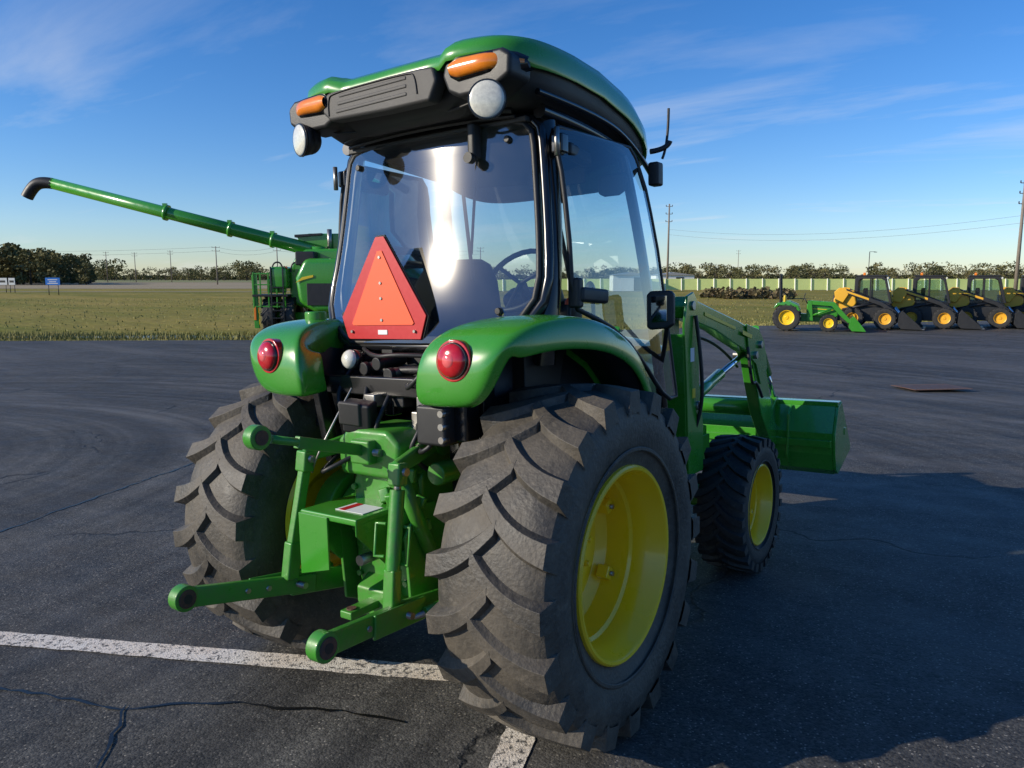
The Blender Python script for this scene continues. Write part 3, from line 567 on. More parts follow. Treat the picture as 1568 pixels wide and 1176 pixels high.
def skid(a,b,head):
    root('skid_steer_loader',placeM(a,b,head,0,.98))
    for s in (1,-1):
        for y,n in ((-.55,'rear'),(.62,'front')): swheel('wheel_%s_%d'%(n,s),s*.78,y,.42,.30,.22,CYELLOW,s)
    prism('chassis',[(-1.15,.30),(-1.2,.75),(-1.1,1.0),(.9,.80),(1.0,.45),(.9,.28)],-.58,.58,BLACK,bevel=.03)
    prism('engine_cover',[(-1.25,.70),(-1.32,1.15),(-1.15,1.45),(-.55,1.52),(-.45,1.0),(-.6,.75)],-.62,.62,CYELLOW,bevel=.06)
    prism('rear_grille',[(-.5,.8),(.5,.8),(.45,1.3),(-.45,1.3)],-1.36,-1.27,BLACK,axis='y',bevel=.03)
    for s in (1,-1):
        prism('cab_side_frame',[(-.60,.95),(-.55,2.0),(-.42,2.08),(.45,2.06),(.58,1.96),(.80,1.0),(.72,1.0),(.50,1.90),(.38,1.97),(-.35,1.97),(-.44,1.88),(-.46,.95)],s*.42,s*.46,BLACK,bevel=.01)
        prism('cab_side_glass',[(-.46,1.0),(-.44,1.90),(.40,1.95),(.50,1.90),(.72,1.0)],s*.435,s*.440,GLASSS,bevel=0)
        bar('cab_mid_post',(s*.44,.02,1.0),(s*.44,.0,2.0),.04,.06,BLACK,up=(0,1,0))
    prism('cab_lower',[(-.60,.85),(-.58,1.12),(.70,1.05),(.82,.78)],-.42,.42,BLACK,bevel=.02)
    box('seat',(0,-.2,1.35),(.45,.15,.5),SEAT,bevel=.04)
    prism('cab_rear',[(-.40,1.1),(.40,1.1),(.40,2.0),(-.40,2.0)],-.58,-.52,BLACK,axis='y')
    mesh('cab_front_window',[(-.38,.80,1.05),(.38,.80,1.05),(.38,.56,1.98),(-.38,.56,1.98)],[(0,1,2,3)],GLASSS)
    box('roof_cap',(0,.0,2.08),(.94,1.1,.07),BLACK,bevel=.02)
    for s in (1,-1):
        prism('lift_arm_rear',[(-1.22,1.05),(-1.28,1.45),(-1.1,1.62),(-.85,1.60),(-.75,1.35),(-.95,1.0)],s*.63,s*.76,CYELLOW,bevel=.02)
        prism('lift_arm',[(-1.1,1.58),(-.85,1.56),(.50,1.06),(.95,.76),(1.28,.40),(1.22,.25),(1.05,.28),(.80,.66),(.42,.92),(-.9,1.40)],s*.63,s*.75,BLACK,bevel=.02)
        prism('arm_decal',[(-.9,1.53),(.0,1.21),(.0,1.13),(-.9,1.45)],s*.752,s*.756,CYELLOW)
        cyl('lift_cyl',(s*.69,-.95,.75),(s*.69,.2,1.02),.05,BLACK)
        box('work_lamp',(s*.36,.60,2.00),(.12,.06,.08),WHITEL)
        cyl('tilt_cyl',(s*.35,.9,.85),(s*.35,1.2,.45),.04,CHROME)
        box('step',(s*.5,.95,.55),(.12,.25,.12),CYELLOW)
    BKs=[(1.22,.75),(1.12,.60),(1.10,.20),(1.22,.06),(1.95,.04)]
    grid('bucket_shell',[[Vector((x,y,z)) for y,z in BKs] for x in (-.95,.95)],BLACK,solid=.03,smooth=False)
    for s in (1,-1): prism('bucket_side',[(1.22,.75),(1.12,.60),(1.10,.20),(1.22,.06),(1.95,.04),(1.80,.22)],s*.93,s*.96,BLACK)
    bar('cutting_edge',(-.96,1.95,.05),(.96,1.95,.05),.12,.03,STEEL)
    box('beacon',(-.3,-.3,2.16),(.1,.1,.12),AMBER,bevel=.02)
hd=math.radians(-30)
skid(14.2,30.0,hd); skid(16.7,30.4,hd); skid(19.0,30.6,hd); skid(21.3,30.8,hd); skid(23.7,31.0,hd)
def ctractor(a,b,head):
    root('compact_tractor',placeM(a,b,head,0,.97))
    YS=mat('yellow_seat',(.7,.5,.03),.5)
    for s in (1,-1):
        swheel('rear_wheel_%d'%s,s*.58,-.75,.52,.30,.28,YELLOW,s); swheel('front_wheel_%d'%s,s*.52,.75,.33,.20,.18,YELLOW,s)
        prism('fender',[(-1.25,.85),(-1.15,1.05),(-.7,1.15),(-.35,1.0),(-.25,.75),(-.35,.78),(-.5,.95),(-1.0,.98)],s*.38,s*.72,GREEN,bevel=.03)
        tube('rops_leg_%d'%s,[(s*.42,-1.0,.7),(s*.42,-1.02,1.6),(s*.42,-1.05,2.15)],.04,BLACK,smoothc=False)
        prism('boom',[(.05,1.02),(.05,1.16),(.95,1.10),(1.25,.75),(1.55,.42),(1.45,.33),(1.1,.65),(.85,.96)],s*.34,s*.42,GREEN,bevel=.01)
        prism('mast',[(0,.4),(-.02,1.16),(.12,1.16),(.2,.4)],s*.34,s*.43,GREEN)
        cyl('boom_cyl',(s*.38,.15,.6),(s*.38,.95,.9),.035,GREEN)
    bar('rops_top',(-.45,-1.05,2.15),(.45,-1.05,2.15),.07,.08,BLACK,bevel=.02)
    prism('hood',[(-.05,.55),(-.05,1.05),(.7,1.0),(1.05,.88),(1.1,.60),(1.0,.5)],-.27,.27,GREEN,bevel=.06)
    prism('hood_stripe',[(.1,.88),(.9,.82),(.9,.80),(.1,.85)],.272,.276,DEC)
    prism('grille',[(1.06,.55),(1.06,.84),(1.12,.80),(1.13,.58)],-.2,.2,BLACK)
    prism('chassis',[(-1.0,.35),(-1.0,.7),(.0,.65),(1.0,.55),(1.0,.35)],-.2,.2,GREEN2)
    box('seat_base',(0,-.65,.98),(.42,.40,.10),YS,bevel=.04); box('seat_back',(0,-.86,1.18),(.40,.10,.36),YS,bevel=.04)
    cyl('steering_column',(0,0,1.0),(0,-.15,1.25),.02,BLACK); tube('steering_wheel',[(.17*math.cos(t),-.17+.05*math.sin(t),1.27+.15*math.sin(t)) for t in [i*math.pi/8 for i in range(16)]],.014,BLACK,False,True)
    BKs=[(1.62,.60),(1.50,.50),(1.47,.18),(1.58,.06),(2.05,.05)]
    grid('bucket_shell',[[Vector((x,y,z)) for y,z in BKs] for x in (-.72,.72)],GREEN,solid=.02,smooth=False)
    for s in (1,-1): prism('bucket_side',[(1.62,.60),(1.50,.50),(1.47,.18),(1.58,.06),(2.05,.05),(1.95,.2)],s*.70,s*.73,GREEN)
ctractor(11.2,28.6,math.radians(-22))
# ---- combine harvester (local X = camera right, local Y = away)
root('combine_harvester',placeM(-7.5,28.4,math.pi/2))
prism('body',[(-.75,1.25),(-.75,2.5),(-.45,3.05),(-.1,3.25),(1.9,3.30),(1.9,1.1),(.2,.95)],.0,6.0,GREEN,axis='y',bevel=.12)
prism('rear_hood',[(-.25,1.3),(-.35,2.2),(.0,2.9),(1.7,2.9),(1.8,1.0),(.4,.9)],-.7,.05,GREEN,axis='y',bevel=.2)
prism('rear_panel_yellow',[(-.30,2.02),(-.05,2.22),(.35,2.30),(.35,2.22),(-.02,2.12)],-.73,-.705,DEC,axis='y',bevel=.005)
prism('rear_panel_black',[(.1,1.2),(.1,2.0),(1.4,2.0),(1.4,1.2)],-.74,-.705,BLACK,axis='y',bevel=.02)
prism('grain_tank',[(-.4,3.2),(-.55,3.75),(-.1,3.85),(1.8,3.85),(2.0,3.2)],.6,3.6,GREEN,axis='y',bevel=.04)
prism('tank_lip',[(-.62,3.70),(-.62,3.80),(.4,3.86),(.4,3.78)],.5,3.7,BLACK,axis='y',bevel=.01)
box('engine_screen',(.0,-.2,2.9),(.7,.6,.5),BLACK,bevel=.05)
cyl('exhaust',(.7,.5,3.2),(.7,.5,4.0),.09,STEEL)
a0=Vector((.35,.5,3.15)); a1=Vector((-9.3,.1,5.62))
cyl('unloading_auger',a0,a1,.25,GREEN,r2=.20,n=28)
for k in (.18,.34,.58): 
    q=a0+(a1-a0)*k; d=(a1-a0).normalized(); cyl('auger_collar_%d'%int(k*100),q-d*.06,q+d*.06,.29,GREEN,n=28)
    box('collar_bolt_%d'%int(k*100),q+Vector((0,-.1,.28)),(.16,.1,.1),GREEN)
tube('auger_spout',[a1+(a1-a0).normalized()*-.05,a1+Vector((-.35,0,.06)),a1+Vector((-.72,0,-.12)),a1+Vector((-.95,0,-.50))],.21,BLACK)
cyl('auger_elbow',(.3,.5,2.4),(.3,.5,3.35),.32,GREEN,n=24)
for i,(x,y,r) in enumerate(((-1.45,.3,.78),(-.75,.3,.78),(1.9,.3,.78),(-1.3,4.2,.95),(1.9,4.2,.95))): swheel('wheel_%d'%i,x,y,r,.52,r*.5,YELLOW,-1)
bar('rear_axle',(-1.6,.3,.78),(1.9,.3,.78),.2,.25,GREEN)
prism('side_shield_post',[(-1.98,.35),(-2.02,2.3),(-1.85,2.35),(-1.80,.35)],-.35,-.25,GREEN,axis='y',bevel=.01)
box('side_reflector',(-1.93,-.37,.9),(.08,.02,.5),mat('orange_reflector',(.8,.2,.02),.3),bevel=.005)
for z in (1.15,1.55,1.95,2.35): bar('platform_rail_%d'%int(z*100),(-1.95,-.35,z),(-.75,-.35,z),.05,.05,GREEN)
for x in (-1.95,-1.7,-1.4,-1.1,-.8): bar('rail_post',(x,-.36,1.1),(x,-.36,2.4),.045,.045,GREEN,up=(0,1,0))
box('platform',(-1.35,.2,1.55),(1.3,1.2,.08),BLACK)
for i in range(6): bar('ladder_rung_%d'%i,(-1.25,-.5,.45+.28*i),(-.85,-.5,.45+.28*i),.05,.05,SATIN)
for x in (-1.27,-.83): bar('ladder_side',(x,-.5,.35),(x,-.45,2.6),.05,.05,SATIN,up=(0,1,0))
for x in (-1.3,-.6): tube('top_handrail',[(x,-.2,2.4),(x,-.2,2.75),(x+.4,-.2,2.78),(x+.4,-.2,2.4)],.03,BLACK)
box('marker_lamp',(-.85,-.3,2.55),(.3,.1,.1),mat('red_lamp_small',(.5,.02,.02),.3))
box('electrical_box',(-1.2,.0,1.9),(.6,.5,.5),GREEN,bevel=.05); box('side_panel',(-1.0,.3,2.2),(.6,1.5,.8),GREEN,bevel=.1)
# ==================================================================== SETTING
PAR=None
def gcoords():
    out=[0.]; x=0.; st=2.5
    while x<4200: x+=st; st=min(st*1.09,400); out.append(x)
    return out
g=gcoords(); As=[-x for x in reversed(g[1:])]+g
Bs=[-80,-50,-30,-18,-10,-4]+[x for x in g]
def terrain_mat():
    m=bpy.data.materials.new('grass_field'); m.use_nodes=True; nt=m.node_tree; N=nt.nodes.new; L=nt.links.new; b=nt.nodes['Principled BSDF']
    b.inputs['Roughness'].default_value=.9; b.inputs['Specular IOR Level'].default_value=.15
    tc=N('ShaderNodeTexCoord'); mp=N('ShaderNodeMapping'); mp.inputs['Rotation'].default_value=(0,0,-YAW); mp.inputs['Scale'].default_value=(.5,1.4,1); L(tc.outputs['Object'],mp.inputs['Vector'])
    n1=N('ShaderNodeTexNoise'); n1.inputs['Scale'].default_value=.09; n1.inputs['Detail'].default_value=8; n1.inputs['Roughness'].default_value=.7; L(mp.outputs[0],n1.inputs['Vector'])
    n2=N('ShaderNodeTexNoise'); n2.inputs['Scale'].default_value=2.2; n2.inputs['Detail'].default_value=8; n2.inputs['Roughness'].default_value=.75; L(mp.outputs[0],n2.inputs['Vector'])
    r1=N('ShaderNodeValToRGB'); e=r1.color_ramp.elements; e[0].position=.36; e[0].color=(.20,.21,.03,1); e[1].position=.62; e[1].color=(.40,.31,.08,1); L(n1.outputs['Fac'],r1.inputs[0])
    r2=N('ShaderNodeValToRGB'); e=r2.color_ramp.elements; e[0].position=.33; e[0].color=(.50,.50,.45,1); e[1].position=.68; e[1].color=(1.2,1.15,1.0,1); L(n2.outputs['Fac'],r2.inputs[0])
    mx=N('ShaderNodeMix'); mx.data_type='RGBA'; mx.blend_type='MULTIPLY'; mx.inputs[0].default_value=1; L(r1.outputs[0],mx.inputs[6]); L(r2.outputs[0],mx.inputs[7])
    L(mx.outputs[2],b.inputs['Base Color'])
    bp=N('ShaderNodeBump'); bp.inputs['Strength'].default_value=.5; bp.inputs['Distance'].default_value=.1; L(n2.outputs['Fac'],bp.inputs['Height']); L(bp.outputs[0],b.inputs['Normal'])
    return m
TER=terrain_mat()
rows=[[W(a,b,-.07) for a in As] for b in Bs]
grid('grass_field_ground',rows,TER)
def edgeB(a): return interp(a,[(-60,26.2),(-18,26.6),(-5,27.2),(6,29.6),(10,31.2),(20,34.5),(60,44)])
def sheet(name,a0,a1,na,b0f,b1f,nb,dz,m,jit=0):
    rows=[]
    for j in range(nb+1):
        r=[]
        for i in range(na+1):
            a=a0+(a1-a0)*i/na; b0=b0f(a); b1=b1f(a); b=b0+(b1-b0)*j/nb
            r.append(W(a,b,dz))
        rows.append(r)
    return grid(name,rows,m)
def asphalt_mat():
    m=bpy.data.materials.new('asphalt'); m.use_nodes=True; nt=m.node_tree; N=nt.nodes.new; L=nt.links.new; b=nt.nodes['Principled BSDF']
    tc=N('ShaderNodeTexCoord'); O=tc.outputs['Object']
    def noise(s,d=6,r=.6,v=None,dist=0):
        n=N('ShaderNodeTexNoise'); n.inputs['Scale'].default_value=s; n.inputs['Detail'].default_value=d; n.inputs['Roughness'].default_value=r; n.inputs['Distortion'].default_value=dist; L(v or O,n.inputs['Vector']); return n.outputs['Fac']
    def ramp(f,p0,c0,p1,c1):
        r=N('ShaderNodeValToRGB'); e=r.color_ramp.elements; e[0].position=p0; e[0].color=(*c0,1); e[1].position=p1; e[1].color=(*c1,1); L(f,r.inputs[0]); return r.outputs[0]
    def mix(bt,f,A,B):
        x=N('ShaderNodeMix'); x.data_type='RGBA'; x.blend_type=bt
        if isinstance(f,float): x.inputs[0].default_value=f
        else: L(f,x.inputs[0])
        for k,v in ((6,A),(7,B)):
            if isinstance(v,tuple): x.inputs[k].default_value=(*v,1)
            else: L(v,x.inputs[k])
        return x.outputs[2]
    def mth(op,a,bb,clamp=False):
        x=N('ShaderNodeMath'); x.operation=op; x.use_clamp=clamp
        for k,v in ((0,a),(1,bb)):
            if isinstance(v,(int,float)): x.inputs[k].default_value=v
            else: L(v,x.inputs[k])
        return x.outputs[0]
    base=ramp(noise(.35,7,.65),.35,(.050,.049,.048),.68,(.090,.087,.082))
    vo=N('ShaderNodeTexVoronoi'); vo.inputs['Scale'].default_value=110; L(O,vo.inputs['Vector'])
    sep=N('ShaderNodeSeparateColor'); L(vo.outputs['Color'],sep.inputs[0])
    agg=ramp(sep.outputs[0],.0,(.45,.45,.45),1.,(1.6,1.58,1.5))
    c=mix('MULTIPLY',1.,base,agg)
    peb=mth('MULTIPLY',mth('GREATER_THAN',sep.outputs[1],.935),mth('LESS_THAN',vo.outputs['Distance'],.45))
    c=mix('MIX',mth('MULTIPLY',peb,.8),c,(.36,.33,.28))
    fine=ramp(noise(45,4,.8),.3,(.70,.70,.70),.75,(1.3,1.3,1.28)); c=mix('MULTIPLY',1.,c,fine)
    mid=ramp(noise(9,6,.75),.38,(.78,.78,.78),.66,(1.2,1.19,1.17)); c=mix('MULTIPLY',1.,c,mid)
    mp=N('ShaderNodeMapping'); mp.inputs['Rotation'].default_value=(0,0,-YAW-.2); mp.inputs['Scale'].default_value=(.06,.55,1); L(O,mp.inputs['Vector'])
    st=ramp(noise(1.6,7,.7,mp.outputs[0],.6),.46,(0,0,0),.70,(1,1,1)); c=mix('MIX',mth('MULTIPLY',st,.55),c,(.165,.155,.140))
    sp_=ramp(noise(5.5,5,.75),.66,(0,0,0),.80,(1,1,1)); c=mix('MIX',mth('MULTIPLY',sp_,.5),c,(.22,.19,.15))
    vs=N('ShaderNodeVectorMath'); vs.operation='DISTANCE'; vs.inputs[1].default_value=(-9.5,-2.5,0); L(O,vs.inputs[0])
    cb=N('ShaderNodeCombineXYZ'); L(vs.outputs['Value'],cb.inputs[0])
    arcs=ramp(noise(1.8,3,.8,cb.outputs[0]),.42,(.60,.60,.60),.6,(1.18,1.18,1.16))
    near=ramp(noise(.12,2,.5),.42,(0,0,0),.55,(1,1,1))
    c=mix('MIX',near,c,mix('MULTIPLY',1.,c,arcs))
    dk=ramp(noise(.22,4,.6),.60,(0,0,0),.64,(1,1,1)); c=mix('MIX',mth('MULTIPLY',dk,.4),c,(.035,.035,.035))
    dn=N('ShaderNodeTexNoise'); dn.inputs['Scale'].default_value=1.5; dn.inputs['Detail'].default_value=6; L(O,dn.inputs['Vector'])
    vm=N('ShaderNodeVectorMath'); vm.operation='MULTIPLY_ADD'; vm.inputs[1].default_value=(.9,.9,0); L(dn.outputs['Color'],vm.inputs[0]); L(O,vm.inputs[2])
    vc=N('ShaderNodeTexVoronoi'); vc.feature='DISTANCE_TO_EDGE'; vc.inputs['Scale'].default_value=.22; L(vm.outputs[0],vc.inputs['Vector'])
    ck=ramp(vc.outputs['Distance'],.001,(1,1,1),.0040,(0,0,0))
    ck=mth('MULTIPLY',ck,ramp(noise(.45,3),.40,(0,0,0),.48,(1,1,1)))
    c=mix('MIX',mth('MULTIPLY',ck,.9),c,(.010,.010,.010))
    L(c,b.inputs['Base Color'])
    rr=ramp(noise(3,5),.3,(.60,.60,.60),.7,(.82,.82,.82)); L(rr,b.inputs['Roughness']); b.inputs['Specular IOR Level'].default_value=.35
    hh=mth('ADD',mth('MULTIPLY',vo.outputs['Distance'],-1.),mth('MULTIPLY',noise(160,3,.7),1.2))
    hh=mth('ADD',hh,mth('MULTIPLY',ck,-4.))
    bp=N('ShaderNodeBump'); bp.inputs['Strength'].default_value=.4; bp.inputs['Distance'].default_value=.005; L(hh,bp.inputs['Height']); L(bp.outputs[0],b.inputs['Normal'])
    return m
ASP=asphalt_mat()
sheet('asphalt_parking_lot',-60,60,120,lambda a:-14,edgeB,100,0,ASP)
def paint_mat():
    m=mat('worn_white_paint',(.78,.74,.66),.8,noise=.5,nscale=3,col2=(.50,.33,.18),bump=.5,bscale=150)
    nt=m.node_tree; b=nt.nodes['Principled BSDF']; N=nt.nodes.new; L=nt.links.new
    tc=N('ShaderNodeTexCoord'); n=N('ShaderNodeTexNoise'); n.inputs['Scale'].default_value=38; n.inputs['Detail'].default_value=8; n.inputs['Roughness'].default_value=.75; L(tc.outputs['Object'],n.inputs['Vector'])
    r=N('ShaderNodeValToRGB'); r.color_ramp.elements[0].position=.42; r.color_ramp.elements[1].position=.48; L(n.outputs['Fac'],r.inputs[0])
    src=b.inputs['Base Color'].links[0].from_socket
    mx=N('ShaderNodeMix'); mx.data_type='RGBA'; mx.inputs[6].default_value=(.08,.078,.075,1); L(r.outputs[0],mx.inputs[0]); L(src,mx.inputs[7]); L(mx.outputs[2],b.inputs['Base Color'])
    return m
PAINT=paint_mat()
def strip(name,p0,p1,w,m,z=.004,jit=.005,n=60):
    p0,p1=Vector((*p0,0)),Vector((*p1,0)); d=(p1-p0).normalized(); s=Vector((-d.y,d.x,0)); rows=[]
    for i in range(n+1):
        q=p0+(p1-p0)*i/n; zz=Vector((0,0,z+Hxy(q))); rows.append([q-s*(w/2+ru(-jit,jit))+zz,q+s*(w/2+ru(-jit,jit))+zz])
    return grid(name,rows,m)
dl=Vector((2.02,.86)).normalized()
strip('parking_line',(-1.98-dl.x*3,-.87-dl.y*3),(.43,.155),.125,PAINT)
strip('parking_line',(.46,.02),(1.35,-2.2),.115,PAINT)
CRK=mat('crack_filler',(.006,.006,.006),.38)
def crack(pts,w,z=.004):
    P=[Vector((*p,0)) for p in pts]; out=[]
    for p,q in zip(P,P[1:]):
        k=max(4,int((q-p).length/.05))
        for i in range(k): out.append(p+(q-p)*i/k)
    off=0; rows=[]
    for i,q in enumerate(out):
        off=.85*off+ru(-.016,.016); d=(out[min(i+1,len(out)-1)]-out[max(0,i-1)]).normalized(); s=Vector((-d.y,d.x,0)); c=q+s*off; ww=w*ru(.25,1.2)
        zz=Vector((0,0,z+Hxy(q))); rows.append([c-s*ww+zz,c+s*ww+zz])
    return grid('asphalt_crack',rows,CRK)
crack([(-3.3,-2.2),(-4.02,-.09),(-4.98,1.91),(-5.3,2.8)],.014)
crack([(-2.6,-1.35),(-1.62,-1.18),(-.85,-.87),(-.55,-.62),(.2,-.35)],.008,.0055)
crack([(-.85,-.87),(-.35,-1.35),(.3,-2.0)],.007,.0055)
crack([(3.2,5.6),(4.2,7.6),(6.8,10.5)],.014,.006)
GRT=mat('rusty_grate',(.16,.085,.055),.85,noise=.6,nscale=20,col2=(.08,.05,.04))
root('drain_grate',Matrix.Translation((.54,12.2,.007))@Matrix.Rotation(YAW,4,'Z'))
box('frame',(0,0,0),(.95,.80,.006),GRT,bevel=0)
for i in range(12): box('slot_%d'%i,(-.40+.073*i,0,.0040),(.03,.62,.002),BLACK,bevel=0)
PAR=None
DARK=mat('ditch_water',(.03,.04,.05),.12,noise=.4,nscale=.5)
CROP=mat('stubble_field',(.36,.27,.15),.95,noise=.7,nscale=.05,col2=(.24,.20,.09),bump=.3,bscale=3)
CROP2=mat('bean_field',(.18,.20,.05),.95,noise=.8,nscale=.08,col2=(.28,.24,.09))
sheet('drainage_ditch',-70,-7.5,60,lambda a:28.6+.25*math.sin(a*.6),lambda a:29.6+.3*math.sin(a*.45+1),2,-.055,DARK)
sheet('stubble_field',-900,-20,60,lambda a:150,lambda a:330,8,-.04,CROP)
sheet('bean_field',-1500,900,60,lambda a:335,lambda a:700,8,-.03,CROP2)
GD=mat('gravel_path',(.28,.24,.18),.9,noise=.6,nscale=1)
sheet('dirt_track',-200,-15,60,lambda a:118,lambda a:121,2,-.045,GD)
GB=mat('grass_blades',(.17,.18,.04),.8,noise=.8,nscale=.6,col2=(.36,.29,.12))
V=[];F=[]
def blade(a,b,h,w):
    p=W(a,b,-.07); t=ru(0,6.28); d=Vector((math.cos(t),math.sin(t),0)); l=Vector((ru(-.4,.4),ru(-.4,.4),1)).normalized()*h
    k=len(V); V.extend([p-d*w,p+d*w,p+l]); F.append((k,k+1,k+2))
for i in range(14000):
    a=ru(-34,42); e=edgeB(a); b=e+abs(random.gauss(0,1.6))*1.0+.0
    if a>0 and rnd()<.3: b=e+ru(0,8)
    blade(a,b,ru(.05,.15),ru(.01,.025))
for i in range(7000):
    a=ru(-36,-7); b=random.choice([28.3,29.9])+random.gauss(0,.22); blade(a,b,ru(.06,.26),ru(.01,.03))
for i in range(5000):
    a=ru(-60,40); b=ru(31,80); blade(a,b,ru(.06,.14),ru(.02,.05))
mesh('grass_tufts',V,F,GB,noparent=True)
LEAF=mat('shrub_leaves',(.10,.09,.03),.8,noise=.9,nscale=.8,col2=(.26,.17,.09))
V=[];F=[]
def leafball(c,rx,rz,n,sz,gap=.0):
    for i in range(n):
        while True:
            q=Vector((ru(-1,1),ru(-1,1),ru(-1,1)))
            if .3<q.length<1: break
        p=Vector(c)+Vector((q.x*rx,q.y*rx,q.z*rz)); u=Vector((ru(-1,1),ru(-1,1),ru(-1,1))).normalized(); w=u.orthogonal().normalized(); s=sz*ru(.5,1.4); k=len(V)
        V.extend([p-u*s-w*s*.6,p+u*s-w*s*.6,p+u*s*.8+w*s*.7,p-u*s+w*s*.6]); F.append((k,k+1,k+2,k+3))
for i in range(26):
    a=ru(20,27); p=W(a,ru(72,78)); leafball(p+Vector((0,0,.35)),ru(.5,1.0),ru(.3,.7),60,.16)
mesh('shrub_thicket',V,F,LEAF,noparent=True)
TL1=mat('tree_foliage',(.075,.090,.028),.85,noise=.95,nscale=.12,col2=(.22,.17,.06))
BARK=mat('bark',(.05,.04,.03),.9)
V=[];F=[];TV=[];TF=[]
def dtree(a,b,h,wd,lump=9,n=22):
    base=W(a,b,-.1); k=len(TV); 
    for zz,r in ((0,.3),(h*.55,.12)):
        for i in range(6):
            t=i*math.pi/3; TV.append(base+Vector((r*math.cos(t),r*math.sin(t),zz)))
    for i in range(6): TF.append((k+i,k+(i+1)%6,k+6+(i+1)%6,k+6+i))
    for j in range(4):
        k=len(TV); t=ru(0,6.28); e=base+Vector((math.cos(t)*wd*.35,math.sin(t)*wd*.35,h*ru(.6,.85))); s=base+Vector((0,0,h*ru(.25,.5)))
        TV.extend([s+Vector((.1,0,0)),s-Vector((.1,0,0)),e]); TF.append((k,k+1,k+2))
    for j in range(lump):
        t=ru(0,6.28); zz=ru(.15,.88); rr=wd*.42*math.sqrt(rnd())*(1-.5*abs(zz-.45))
        leafball(base+Vector((rr*math.cos(t),rr*math.sin(t),h*zz)),wd*ru(.16,.28),h*ru(.09,.17),n,h*.034)
def pxa(px,b): return (px-784)/1156*b
for i in range(60):
    b=ru(215,300); px=ru(-60,150); top=interp(px,[(-60,368),(30,372),(60,380),(130,388),(150,405)])+ru(-4,8); h=2.2+(425-top)/1156*b; dtree(pxa(px,b),b,h,h*ru(.55,.9),12,40)
for i in range(110):
    b=ru(480,640); px=ru(140,520); h=ru(5,11)*(1.2 if 140<px<190 or 365<px<400 else .85)+2; dtree(pxa(px,b),b,h,h*ru(.8,1.5),9,24)
for i in range(190):
    b=ru(260,340); px=ru(520,1680); h=2.2+(ru(9,21))/1156*b*(1.15 if px>1030 else .9); dtree(pxa(px,b),b,h,h*ru(.8,1.4),10,30)
mesh('distant_tree_line',V,F,TL1,noparent=True)
to=mesh('distant_tree_trunks',TV,TF,BARK,noparent=True)
bpy.ops.object.select_all(action='DESELECT'); tl=bpy.data.objects['distant_tree_line']; tl.select_set(True); to.select_set(True); bpy.context.view_layer.objects.active=tl; bpy.ops.object.join()
V=[];F=[]
for i in range(900):
    px=ru(-80,1680); b=ru(330,345) if px>520 else (ru(300,310) if px<150 else ru(640,660)); leafball(W(pxa(px,b),b)+Vector((0,0,1.2)),b*.012,1.9,12,b*.0022)
mesh('distant_hedge',V,F,TL1,noparent=True)
FEN=mat('pale_green_panel',(.66,.76,.26),.6,noise=.3,nscale=.8); FW_=mat('fence_post_white',(.8,.8,.72),.6)
root('privacy_fence')
b0=115; n=44
for i in range(n):
    a=pxa(700,b0)+i*2.45; p=W(a,b0,0); q=W(a+2.45,b0,0)
    mesh('panel_%d'%i,[p+Vector((0,0,.10)),q+Vector((0,0,.10)),q+Vector((0,0,1.75)),p+Vector((0,0,1.75))],[(0,1,2,3)],FEN,solid=.05)
    box('post_%d'%i,p+Vector((0,0,.90))-FW*.08,(.12,.12,1.80),FW_,bevel=0)
PAR=None
root('metal_shed',placeM(pxa(1035,160),160,math.pi/2))
prism('walls',[(-4,0),(-4,2.4),(4,2.4),(4,0)],0,6,WHITE,axis='y'); prism('roof',[(-4.3,2.4),(0,3.0),(4.3,2.4)],-.3,6.3,mat('roof_tin',(.3,.3,.3),.4),axis='y'); box('door',(1,-.03,1),(1.6,.05,2),GREYP)
root('metal_shed',placeM(pxa(968,110),110,math.pi/2))
prism('walls',[(-2.6,0),(-2.6,2.3),(2.6,2.3),(2.6,0)],0,4,WHITE,axis='y'); prism('roof',[(-2.8,2.3),(0,2.7),(2.8,2.3)],-.3,4.3,bpy.data.materials['roof_tin'],axis='y'); box('door',(1,-.03,1),(1.2,.05,1.9),GREYP)
def pole(px,b,top,r=.16,arms=2,wide=1.2):
    root('utility_pole',placeM(pxa(px,b),b,math.pi/2)); h=2.2+(425-top)/1156*b
    cyl('pole',(0,0,0),(0,0,h),r,WOOD,r2=r*.6,n=10)
    for k in range(arms):
        z=h*(.97-.09*k); s=1 if k%2 else -1
        bar('arm_%d'%k,(-wide,0,z),(wide,0,z),.10,.10,WOOD)
        for x in (-wide,0,wide): cyl('insulator',(x,0,z),(x,0,z+.3),.07,GREYP,n=6)
    return h
hA=pole(1553,95,283,.24,3,.55); hB=pole(1023,150,318,.24,3,.6)
for px,tp,b in ((1328,388,200),): 
    root('street_lamp',placeM(pxa(px,b),b,math.pi/2)); hh=2.2+(425-tp)/1156*b; cyl('pole',(0,0,0),(0,0,hh),.1,GREYP,n=8); bar('lamp_arm',(0,0,hh),(1.5,0,hh),.1,.1,GREYP); box('lamp_head',(1.5,0,hh-.1),(.7,.3,.15),GREYP)
for px,tp,b in ((175,387,330),(218,388,330),(272,385,330),(341,379,230),(433,378,230),(740,380,260),(1130,385,420)): pole(px,b,tp,.2,2,1.1)
WIRE=mat('wire',(.08,.08,.08),.5)
def wire(name,p,q,sag,r=.02):
    tube(name,[p+(q-p)*t+Vector((0,0,-sag*4*t*(1-t))) for t in [i/16 for i in range(17)]],r,WIRE)
root('power_lines')
for zo in (-4.2,-5.2):
    wire('wire',W(pxa(1023,150),150)+upT*(hB*.96+zo),W(pxa(1553,95),95)+upT*(hA*.96+zo*.9),1.6,.014); wire('wire',W(pxa(1553,95),95)+upT*(hA*.96+zo*.9),W(pxa(1900,62),62)+upT*(hA*.96+zo),1.6,.014)
